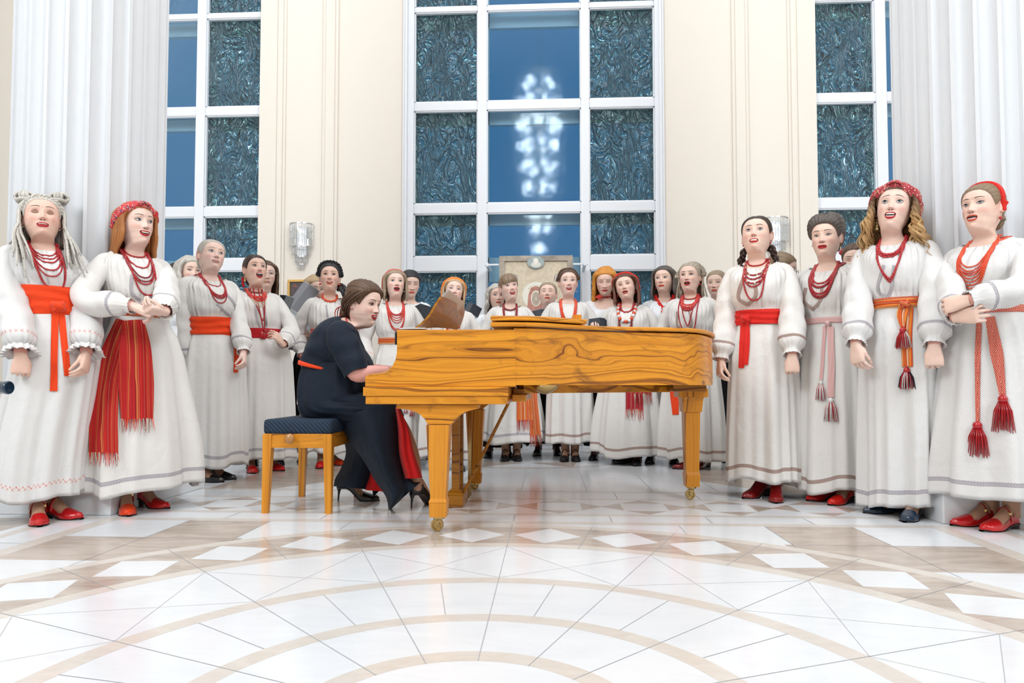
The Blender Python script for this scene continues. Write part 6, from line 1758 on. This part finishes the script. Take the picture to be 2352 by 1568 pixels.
# ================================================================== the pianist
def pianist():
    Yc = 3.93
    W = lambda px, py, Y=Yc: np.array(AY(px, py, Y))
    rnd.seed(77)
    s = 1.04
    root_loc = Vector((W(735, 900)[0], Yc, 0))
    O = W(836, 697)                                            # between the ears, at eye height
    Rh = np.array(Matrix.Rotation(math.radians(66), 3, 'Z')) @ Rm(0, -8, 0)
    # spine of the seated, forward bent torso: (head-space height, pixel)
    kz = [-.100, -.150, -.195, -.265, -.365, -.480, -.600, -.725]
    sp = [(821, 731), (806, 745), (790, 757), (775, 778), (757, 805), (742, 836), (734, 876), (736, 925)]
    SP = np.array([W(*p) for p in sp])
    K = np.linspace(kz[0], kz[-1], 80)
    C = np.stack([np.interp(-K, -np.array(kz), SP[:, i]) for i in range(3)], 1)
    for _ in range(10): C[1:-1] = (C[:-2] + 2 * C[1:-1] + C[2:]) / 4
    T = -np.gradient(C, axis=0); T /= np.linalg.norm(T, axis=1)[:, None]
    Z = np.array((0, 1., 0))
    def bend(V):
        V = np.asarray(V, float); sh = V.shape; V = V.reshape(-1, 3)
        z = np.clip(V[:, 2], K[-1], K[0])
        c = np.stack([np.interp(-z, -K, C[:, i]) for i in range(3)], 1); t = np.stack([np.interp(-z, -K, T[:, i]) for i in range(3)], 1); t /= np.linalg.norm(t, axis=1)[:, None]
        f = np.cross(Z, t); f /= np.linalg.norm(f, axis=1)[:, None]       # forward of the torso (towards +x)
        f = np.where(f[:, :1] < 0, -f, f)
        tor = c + Z * (V[:, :1] * s) - f * ((V[:, 1:2] - .034) * s) + t * ((V[:, 2:3] - z[:, None]) * s)
        hd = O + (V * s) @ Rh.T
        w = sm(-.150, -.098, V[:, 2])[:, None]
        return (hd * w + tor * (1 - w)).reshape(sh)
    F = dict(mo=.007, ms=1.0, eo=.8, lip='red', brow='dark', gaze=(.002, -.002), iris='brown', shadow=1)
    body = MB(); z = nrows(); nu = 84; t = np.arange(nu) / nu; th = 2 * PI * t - .5 * np.sin(2 * PI * t)
    P = np.array([sculpt(head_surf(th, q, 1.02), F) if q > -.16 else head_surf(th, q) for q in z])
    hb = MB(); hb.grid(P, True); bv = BVHTree.FromPolygons([Vector(v) for v in hb.v], hb.f)
    body.grid(P, True, 0, blush(P), flip=True); face(body, bv, F)
    hm = MB(); H = dict(mat='brown', comb='back', vol=.014, top=.5, side=.25, fh=.004, groove=1.6); hair_shell(hm, H, 1.02)
    for k in range(9):                                         # swept strands over the ear
        a = math.radians(50 + 9 * k)
        for sg in (1, -1):
            Q = [scalp(np.array(sg * (a + d)), np.array(zz), np.array(.014 + .004 * (k % 3))) for d, zz in ((-.35, .085 - .005 * k), (0, .065 - .006 * k), (.4, .035 - .006 * k), (.9, -.01 - .004 * k), (1.35, -.05))]
            Q = crom(Q, 5); hm.tube(Q, .012 * np.interp(np.linspace(0, 1, len(Q)), [0, .2, .8, 1], [.3, 1, 1, .4]), 8, flat=.45, us=.2)
    bun(hm, (0, .105, -.065), .034)
    for k in range(8):
        a = k * .8; hm.tube(np.array([(.03 * math.cos(a + q), .12 + .012 * math.sin(3 * q), -.065 + .03 * math.sin(a + q)) for q in np.linspace(0, 3, 12)]), .007, 7, us=.2)
    rb = MB()
    for k in range(6):
        x = -.05 + .02 * k; rb.tube(crom([(x, .112, -.03), (x - .006, .142, -.045 + .01 * (k % 3)), (x - .012, .146, -.08), (x - .01, .118 + .004 * k, -.125)], 5), .006, 6, k % 2, flat=.35)
    nk = MB()
    for a in np.linspace(0, 2 * PI, 60, endpoint=False):
        nk.ball((.060 * math.sin(a), .030 - .058 * math.cos(a), -.150 - .020 * math.cos(a)), .0052, 8)
    for mb in (body, hm, rb, nk): mb.v = [tuple(p) for p in bend(mb.v)]
    # bodice: the same dress block, bent over the spine
    dr = Dress(dict(bulk=1.20, bust=1.5, gather=.15, scoop=.01), 3)
    cl = MB(); zz = np.linspace(1.352, 1.0, 34); th2 = np.arange(120) * 2 * PI / 120
    B = np.array([dr.surf(th2, q) for q in zz]); B[..., 1] += .034; B[..., 2] -= EYEZ
    Bw = bend(B)
    # skirt: waist, hips on the cushion, thighs to the knees
    a = th2
    def sect(c, up, fw, hu, hd, wd):                            # section square to the thigh line
        c, up = np.array(c), np.array(up) / np.linalg.norm(up)
        cs, sn = np.cos(a), np.sin(a)
        r = np.where(sn > 0, hu, hd)
        return c + np.outer(np.sign(cs) * np.abs(cs) ** .85 * wd, Z) + np.outer(np.sign(sn) * np.abs(sn) ** .85 * r, up)
    def prof(pA, pB, wd):                                       # section through two silhouette pixels
        A, Bp = W(*pA), W(*pB); c = (A + Bp) / 2; h = np.linalg.norm(A - Bp) / 2
        return sect(c, A - Bp, None, h, h, wd)
    sk = [prof((838, 838), (717, 806), .165), prof((842, 850), (705, 828), .175), prof((846, 870), (692, 866), .188), prof((848, 884), (687, 905), .196), prof((842, 895), (690, 942), .200),
          prof((838, 898), (714, 966), .200), prof((850, 900), (770, 966), .198), prof((866, 904), (800, 972), .195), prof((885, 910), (835, 978), .188), prof((902, 920), (868, 985), .178), prof((914, 936), (892, 988), .168), prof((919, 952), (908, 982), .150)]
    S = np.array(sk)
    f = [(9, .4, .0045), (17, 1.2, .003), (6, 2.0, .004)]
    dd = np.zeros(S.shape[:2])
    for i in range(len(sk)):
        for k, p, am in f: dd[i] += am * np.sin(k * a + p + i * .7) * (0 if i == 0 else 1)
    S = S + (S - S.mean(1, keepdims=True)) * (dd / .15)[..., None]
    rows = []
    for i in range(len(S) - 1):
        for q in np.linspace(0, 1, 5)[:-1]: rows.append(S[i] * (1 - q) + S[i + 1] * q)
    rows.append(S[-1]); S = np.array(rows)
    for _ in range(3): S[1:-1] = (S[:-2] + 2 * S[1:-1] + S[2:]) / 4
    cl.grid(Bw, True, 0, flip=True); cl.grid(S, True, 0); o = len(cl.v); cl.f.append(tuple(range(o - 120, o))); cl.m.append(0)
    # falling panels; left edge, right edge, depth and bulge towards the viewer
    def panel(L, R, Y0, bul, m, Y1=None, n=15, ph=0.0, amp=.006):
        Lc, Rc = crom([(x, y, 0) for x, y in L], 8), crom([(x, y, 0) for x, y in R], 8)
        k = 40; Lc = np.stack([np.interp(np.linspace(0, 1, k), np.linspace(0, 1, len(Lc)), Lc[:, i]) for i in range(2)], 1); Rc = np.stack([np.interp(np.linspace(0, 1, k), np.linspace(0, 1, len(Rc)), Rc[:, i]) for i in range(2)], 1)
        G_ = []
        for j in range(k):
            q = j / (k - 1); row = []
            for u in np.linspace(0, 1, n):
                x, y = Lc[j] * (1 - u) + Rc[j] * u
                Yd = Y0 + ((Y1 if Y1 is not None else Y0) - Y0) * q - bul * math.sin(PI * u) ** .8 + amp * math.sin(u * 11 + ph + 2 * q)
                row.append(W(x, y, Yd))
            G_.append(row)
        G_ = np.array(G_); Bk = G_ + np.array((0, .006, 0))
        cl.grid(G_, False, m); cl.grid(Bk, False, m)
        for x, y in ((G_[:, 0], Bk[:, 0]), (G_[:, -1], Bk[:, -1]), (G_[0], Bk[0]), (G_[-1], Bk[-1])): cl.grid([x, y], False, m)
    panel([(775, 955), (800, 1010), (836, 1060), (862, 1105), (886, 1140), (893, 1171)], [(905, 925), (915, 960), (917, 1040), (929, 1098), (934, 1130), (897, 1171)], 3.86, .15, 0, 3.80)
    panel([(900, 1060), (915, 1100), (917, 1150)], [(920, 1060), (945, 1103), (966, 1107)], 3.84, .04, 0, 3.80)
    panel([(908, 935), (914, 985), (917, 1041), (930, 1099)], [(918, 940), (938, 983), (950, 1036), (970, 1097)], 3.82, .05, 1, 3.78, amp=.012)
    panel([(770, 958), (794, 1030), (784, 1072), (770, 1098), (766, 1116)], [(835, 975), (870, 1050), (866, 1078), (858, 1105), (846, 1124)], 4.06, .14, 0, 4.04)
    panel([(851, 1074), (846, 1100), (839, 1125)], [(868, 1085), (885, 1110), (896, 1130)], 3.97, .03, 1, 3.96)
    panel([(855, 1118), (856, 1132), (857, 1138)], [(878, 1120), (866, 1132), (859, 1139)], 4.03, .01, 0)
    # arms
    def limb(Y, pe, ps, pw, vis):
        S_, E, Wr = W(*ps, Y), W(*pe, Y - .05 if vis else Y + .05), W(*pw, Y + (.0 if vis else -.05))
        fa = crom([S_ + (E - S_) * .5, E, E + (Wr - E) * .5, Wr], 6)
        body.tube(fa, np.interp(np.linspace(0, 1, len(fa)), [0, .35, .55, 1], [.052, .047, .043, .027]), 16, 0)
        Vh, Fh = hand('keys'); M = frame((Wr - E) / np.linalg.norm(Wr - E) + np.array((.2, 0, -.12)), (0, 0, -1)); Vh = Vh.copy()
        if vis: Vh[:, 0] *= -1; Fh = [q[::-1] for q in Fh]
        if vis: Vh[:, 0] *= 1
        body.add(Vh @ M.T * s + Wr, Fh, 0)
        q = [S_ + (np.array((.02, .07, .03)) if vis else np.array((.02, -.07, .03))), S_ + np.array((0, 0, -.005)), S_ * .55 + E * .45 + np.array((.004, 0, 0)), E + (Wr - E) * .04 + np.array((0, 0, 0))]
        Pq = crom(q, 10); tt = np.linspace(0, 1, len(Pq))
        wob = lambda A, L: 1 + .03 * np.sin(L * 60 + 2 * np.sin(A)) + .035 * np.cos(3 * A + L * 20)
        cl.tube(Pq, np.interp(tt, [0, .3, .65, .9, 1], [.060, .088, .082, .074, .071]), 30, 0, cap=False, wob=wob, up=(0, 1, 0))
        o = len(cl.v); R_ = np.array(cl.v[o - 30:]); c = R_.mean(0); cl.grid([R_, c + (R_ - c) * .92, c + (R_ - c) * .85 - (E - S_) * .1], True, 0)
    limb(3.755, (818, 857), (783, 772), (896, 852), True)
    limb(4.13, (822, 850), (790, 768), (898, 850), False)
    # legs and shoes
    shs = []
    for (h, tpx, Y, knee) in (((945, 1167), (1034, 1150), 3.94, (900, 960)), ((777, 1149), (866, 1150), 4.12, (868, 958))):
        g0, g1 = np.array(G(*h)), np.array(G(*tpx)); d = g1 - g0; ang = math.atan2(d[0], -d[1])
        Rz = rotz(ang); org = g0 - Rz @ np.array((0, .052, 0))
        xf = lambda V, Rz=Rz, org=org: np.asarray(V, float) @ Rz.T + org
        shs.append(make_shoe(.078, 'stiletto', None, body, xf, 10))
        an = xf(np.array([(0, .018, .135)]))[0]; kn = W(*knee, Y)
        lg = crom([an - np.array((0, 0, .03)), an, an * .55 + kn * .45 + np.array((.03, 0, 0)), kn, W(800, 925, Y)], 6)
        body.tube(lg, np.interp(np.linspace(0, 1, len(lg)), [0, .25, .5, .75, 1], [.034, .032, .05, .052, .07]), 16, 10)
    fm = [skin(2), M_LIP['red'], M_MOUTH, M_TEETH, M_EYEW, M_IRIS['brown'], M_PUPIL, M_LASH, M_BROW['dark'], M_LID, M_TIGHT]
    inv = Matrix.Translation(-root_loc)
    def loc(mb): mb.v = [tuple(np.array(p) - np.array(root_loc)) for p in mb.v]; return mb
    root = loc(body).build('person', fm, None, True); root.location = root_loc
    tag(root, 'pianist in a long navy dress with red lining, bending over the keys', 'person', 'musicians')
    loc(hm).build('hair', HAIR['brown'], root, True); loc(rb).build('hair_ribbon', [M_BEAD['coral'], M_BEAD['red']], root, True); loc(nk).build('necklace', M_BEAD['coral'], root, True)
    # belt
    bl = MB(); P0 = np.array([dr.surf(th2, q) for q in (1.022, 1.018, 1.002, .998)]); c = P0.mean(1, keepdims=True); k = np.array([1.0, 1.05, 1.05, 1.0])[:, None]
    P0[..., :2] *= k[..., None]; P0[..., 1] += .034; P0[..., 2] -= EYEZ
    bl.grid(bend(P0), True, 0, flip=True)
    loc(cl).build('dress', [NAVY, REDLIN], root, True, 60)
    loc(bl).build('belt', ORANGE, root, True)
    for sh in shs: loc(sh).build('shoe', [M_SHOE['black'], M_SHOE['black'], M_BRASS], root, True, 50)
pianist()
# ================================================================== music folders, icons
M_FOLD = plain('folder_black', (.006, .010, .018), .35); M_CLEAR = plain('folder_grey_plastic', (.22, .23, .26), .12, coat=.6)
def folder(px, py, Y, wl, wr, h, al, ar, tilt, label, mat=None, roll=0):
    """open folder seen from outside: spine at the pixel, cover widths in metres, opening angles towards the singer"""
    p = AY(px, py, Y)
    f = empty('music_folder', (p.x, p.y, p.z), label, 'folder', 'music folders')
    M = Matrix.Rotation(math.radians(roll), 4, 'Y') @ Matrix.Rotation(math.radians(-tilt), 4, 'X')
    for nm, w, a, sg in (('front_cover', wl, al, -1), ('back_cover', wr, ar, 1)):
        R = M @ Matrix.Rotation(math.radians(a * sg), 4, 'Z')
        mb = MB(); mb.box((0 if sg > 0 else -w, 0, -h / 2), (w if sg > 0 else 0, .004, h / 2), bev=.001, mat=R); mb.build(nm, mat or M_FOLD, f)
        mb = MB()
        for k in range(3): mb.box((sg * .006 if sg > 0 else -w + .008, .006 + .002 * k, -h / 2 + .006), (w - .008 if sg > 0 else -.006, .007 + .002 * k, h / 2 + .004 - .002 * k), mat=R)
        mb.build('pages', MATS['paper'], f)
folder(966, 722, 6.12, .16, .19, .25, 25, 38, 30, 'open black music folder held by the dark haired woman looking down', roll=-6)
folder(1243, 720, 6.55, .10, .10, .10, 12, 12, 20, 'black music folder in front of the large icon', roll=-8)
folder(1378, 742, 6.15, .10, .12, .12, 15, 15, 25, 'black music folder held low by the ginger haired woman')
folder(1082, 706, 6.35, .05, .10, .12, 15, 20, 35, 'black folder edge beside the woman in the orange headband', roll=20)
folder(652, 692, 5.62, .06, .07, .12, 15, 20, 20, 'black music folder behind the shoulder of the woman with the wide belt', roll=12)
folder(690, 680, 5.95, .07, .11, .27, 20, 20, 12, 'grey plastic music folder held in front of the small icon', M_CLEAR, roll=32)
def icon_panel(cx, cz, y, w, h, name, label, style):
    root = empty(name, (cx, y, cz - h / 2), label, 'icon'); at = At(root)
    def disc(mb, x, z, rx, rz, yy, m=0, n=40, a0=0, a1=2 * PI):
        t = np.linspace(a0, a1, n, endpoint=a1 - a0 < 6.2); mb.add([(cx + x + rx * math.cos(q), yy, cz + z + rz * math.sin(q)) for q in t], [tuple(range(len(t)))[::-1]], m)
    fr = MB(); b = .06 * w / .8 if style == 'big' else .028
    for (x0, z0, x1, z1) in ((-w / 2, -h / 2, w / 2, -h / 2 + b), (-w / 2, h / 2 - b, w / 2, h / 2), (-w / 2, -h / 2 + b, -w / 2 + b, h / 2 - b), (w / 2 - b, -h / 2 + b, w / 2, h / 2 - b)):
        fr.box((cx + x0, y - .035, cz + z0), (cx + x1, y, cz + z1), bev=.004)
    at(fr).build('frame', plain('icon_frame_grey', (.36, .31, .25), .45, noise=.3, nscale=9) if style == 'big' else plain('gilt_frame', (.55, .33, .09), .35, metal=.4), root)
    pn = MB(); pn.box((cx - w / 2 + b, y - .015, cz - h / 2 + b), (cx + w / 2 - b, y - .006, cz + h / 2 - b))
    if style == 'big':
        at(pn).build('panel', plain('icon_cream', (.66, .56, .42), .6, noise=.12, nscale=25), root)
        a = MB(); Y1 = y - .016
        disc(a, 0, -.02, .150, .150, Y1, 0); disc(a, 0, -.30, .105, .105, Y1 - .0006, 0); disc(a, 0, h / 2 - .075, .095, .07, y - .037, 3)
        disc(a, 0, h / 2 - .06, .028, .032, y - .0376, 0); disc(a, 0, h / 2 - .10, .055, .028, y - .0374, 6); 
        for s_ in (1, -1): disc(a, s_ * .245, .17, .048, .048, Y1, 4)
        # veiled figure: shoulders, veil, face
        a.add([(cx + x, Y1 - .0003, cz + z) for x, z in ((-.25, -.42), (-.2, -.28), (-.10, -.19), (-.085, -.02), (-.06, .06), (0, .085), (.06, .06), (.085, -.02), (.10, -.19), (.2, -.28), (.25, -.42))], [tuple(range(11))], 1)
        disc(a, 0, -.055, .056, .088, Y1 - .0009, 0); disc(a, 0, -.058, .046, .078, Y1 - .0012, 2); disc(a, 0, -.058, .005, .022, Y1 - .0014, 6, 12); disc(a, .019, -.04, .009, .004, Y1 - .0014, 4, 12); disc(a, -.019, -.04, .009, .004, Y1 - .0014, 4, 12); disc(a, 0, -.098, .012, .004, Y1 - .0014, 1, 12)
        disc(a, 0, -.30, .045, .05, Y1 - .0012, 2)
        for k in range(9): disc(a, -.08 + .02 * k, .075 + .012 * (k % 2) - .0012 * (k - 4) ** 2, .006, .006, Y1 - .0014, 5, 10)
        def stroke(x, z, x2, z2, wd=.005):
            d = Vector((x2 - x, z2 - z)).normalized(); nx, nz = -d.y * wd / 2, d.x * wd / 2
            a.add([(cx + p, Y1 - .0012, cz + q) for p, q in ((x + nx, z + nz), (x - nx, z - nz), (x2 - nx, z2 - nz), (x2 + nx, z2 + nz))], [(0, 1, 2, 3)], 0)
        for l in (((-.27, .15, -.27, .19), (-.27, .19, -.255, .165), (-.255, .165, -.24, .19), (-.24, .19, -.24, .15), (-.228, .15, -.228, .19), (-.228, .19, -.212, .18), (-.212, .18, -.228, .17), (-.262, .203, -.225, .203)),
                  ((.215, .15, .215, .19), (.215, .19, .238, .19), (.238, .19, .238, .15), (.238, .15, .215, .15), (.215, .17, .238, .17), (.252, .19, .262, .172), (.272, .19, .256, .15), (.222, .203, .266, .203))):
            for q in l: stroke(*q)
        at(a).build('painting', [plain('icon_white', (.82, .78, .68), .5), plain('icon_rose', (.50, .22, .17), .6, noise=.25, nscale=30), plain('icon_ochre', (.46, .38, .29), .6, noise=.1), plain('icon_bluegrey', (.34, .40, .40), .6, noise=.2), plain('icon_mauve', (.40, .33, .32), .6), plain('icon_gold', (.50, .30, .12), .5), plain('icon_pale', (.70, .68, .62), .6)], root)
        for s_ in (1, -1): br = MB(); br.box((cx + s_ * (w / 2 - .01), y - .02, cz + h / 2 - .105), (cx + s_ * (w / 2 + .17), y + .0, cz + h / 2 - .085), bev=.003); br.box((cx + s_ * (w / 2 + .12), y - .03, cz + h / 2 - .115), (cx + s_ * (w / 2 + .15), YW + .03, cz + h / 2 - .075), bev=.003); at(br).build('clamp_bar', M_PVC, root)
        st = MB()
        for s_ in (1, -1): st.box((cx + s_ * .3 - .02, y, 0), (cx + s_ * .3 + .02, y + .03, cz + h / 2 - .1))
        st.box((cx - .33, y - .05, cz - h / 2 - .03), (cx + .33, y + .03, cz - h / 2)); at(st).build('stand', M_WD, root)
    else:
        at(pn).build('panel', plain('icon_dark', (.075, .05, .055), .45, noise=.3, nscale=18), root)
        a = MB(); Y1 = y - .016
        t = np.linspace(0, 2 * PI, 48)
        a.grid([[(cx - .01 + r * math.cos(q), Y1, cz + .05 + r * math.sin(q)) for q in t] for r in (.112, .102)], False, 0)
        disc(a, -.01, .05, .101, .101, Y1 - .0002, 1); disc(a, 0, .04, .062, .075, Y1 - .0004, 2); disc(a, .012, .04, .03, .042, Y1 - .0006, 3)
        a.add([(cx + x, Y1 - .0003, cz + z) for x, z in ((-.13, -.2), (-.09, -.06), (0, -.02), (.09, -.06), (.13, -.2))], [(0, 1, 2, 3, 4)], 2)
        for sx in (-1, 1):
            for k, (w_, z_) in enumerate(((.02, .165), (.045, .148))): a.add([(cx + sx * .14 + p * w_ / 2, Y1, cz + z_ + q) for p, q in ((-1, 0), (1, 0), (1, .009), (-1, .009))], [(0, 1, 2, 3)], 4)
        at(a).build('painting', [plain('halo_line', (.36, .16, .07), .5), plain('halo_fill', (.16, .09, .07), .5), plain('robe_blue', (.012, .02, .035), .5), plain('icon_face', (.30, .16, .09), .5), plain('red_letters', (.42, .06, .03), .5)], root)
p = AY(1231, 588, 7.55)
icon_panel(p.x, p.z - .42, 7.55, .815, .84, 'standing_icon', 'large icon in a grey brown frame, veiled figure with white halo, by the middle window', 'big')
p = AY(663, 643, YW); q = AY(748, 643, YW)
icon_panel((p.x + q.x) / 2, p.z - .23, YW - .002, q.x - p.x, .46, 'wall_icon', 'small dark icon in a gold frame on the cream wall below the wall lamp', 'small')
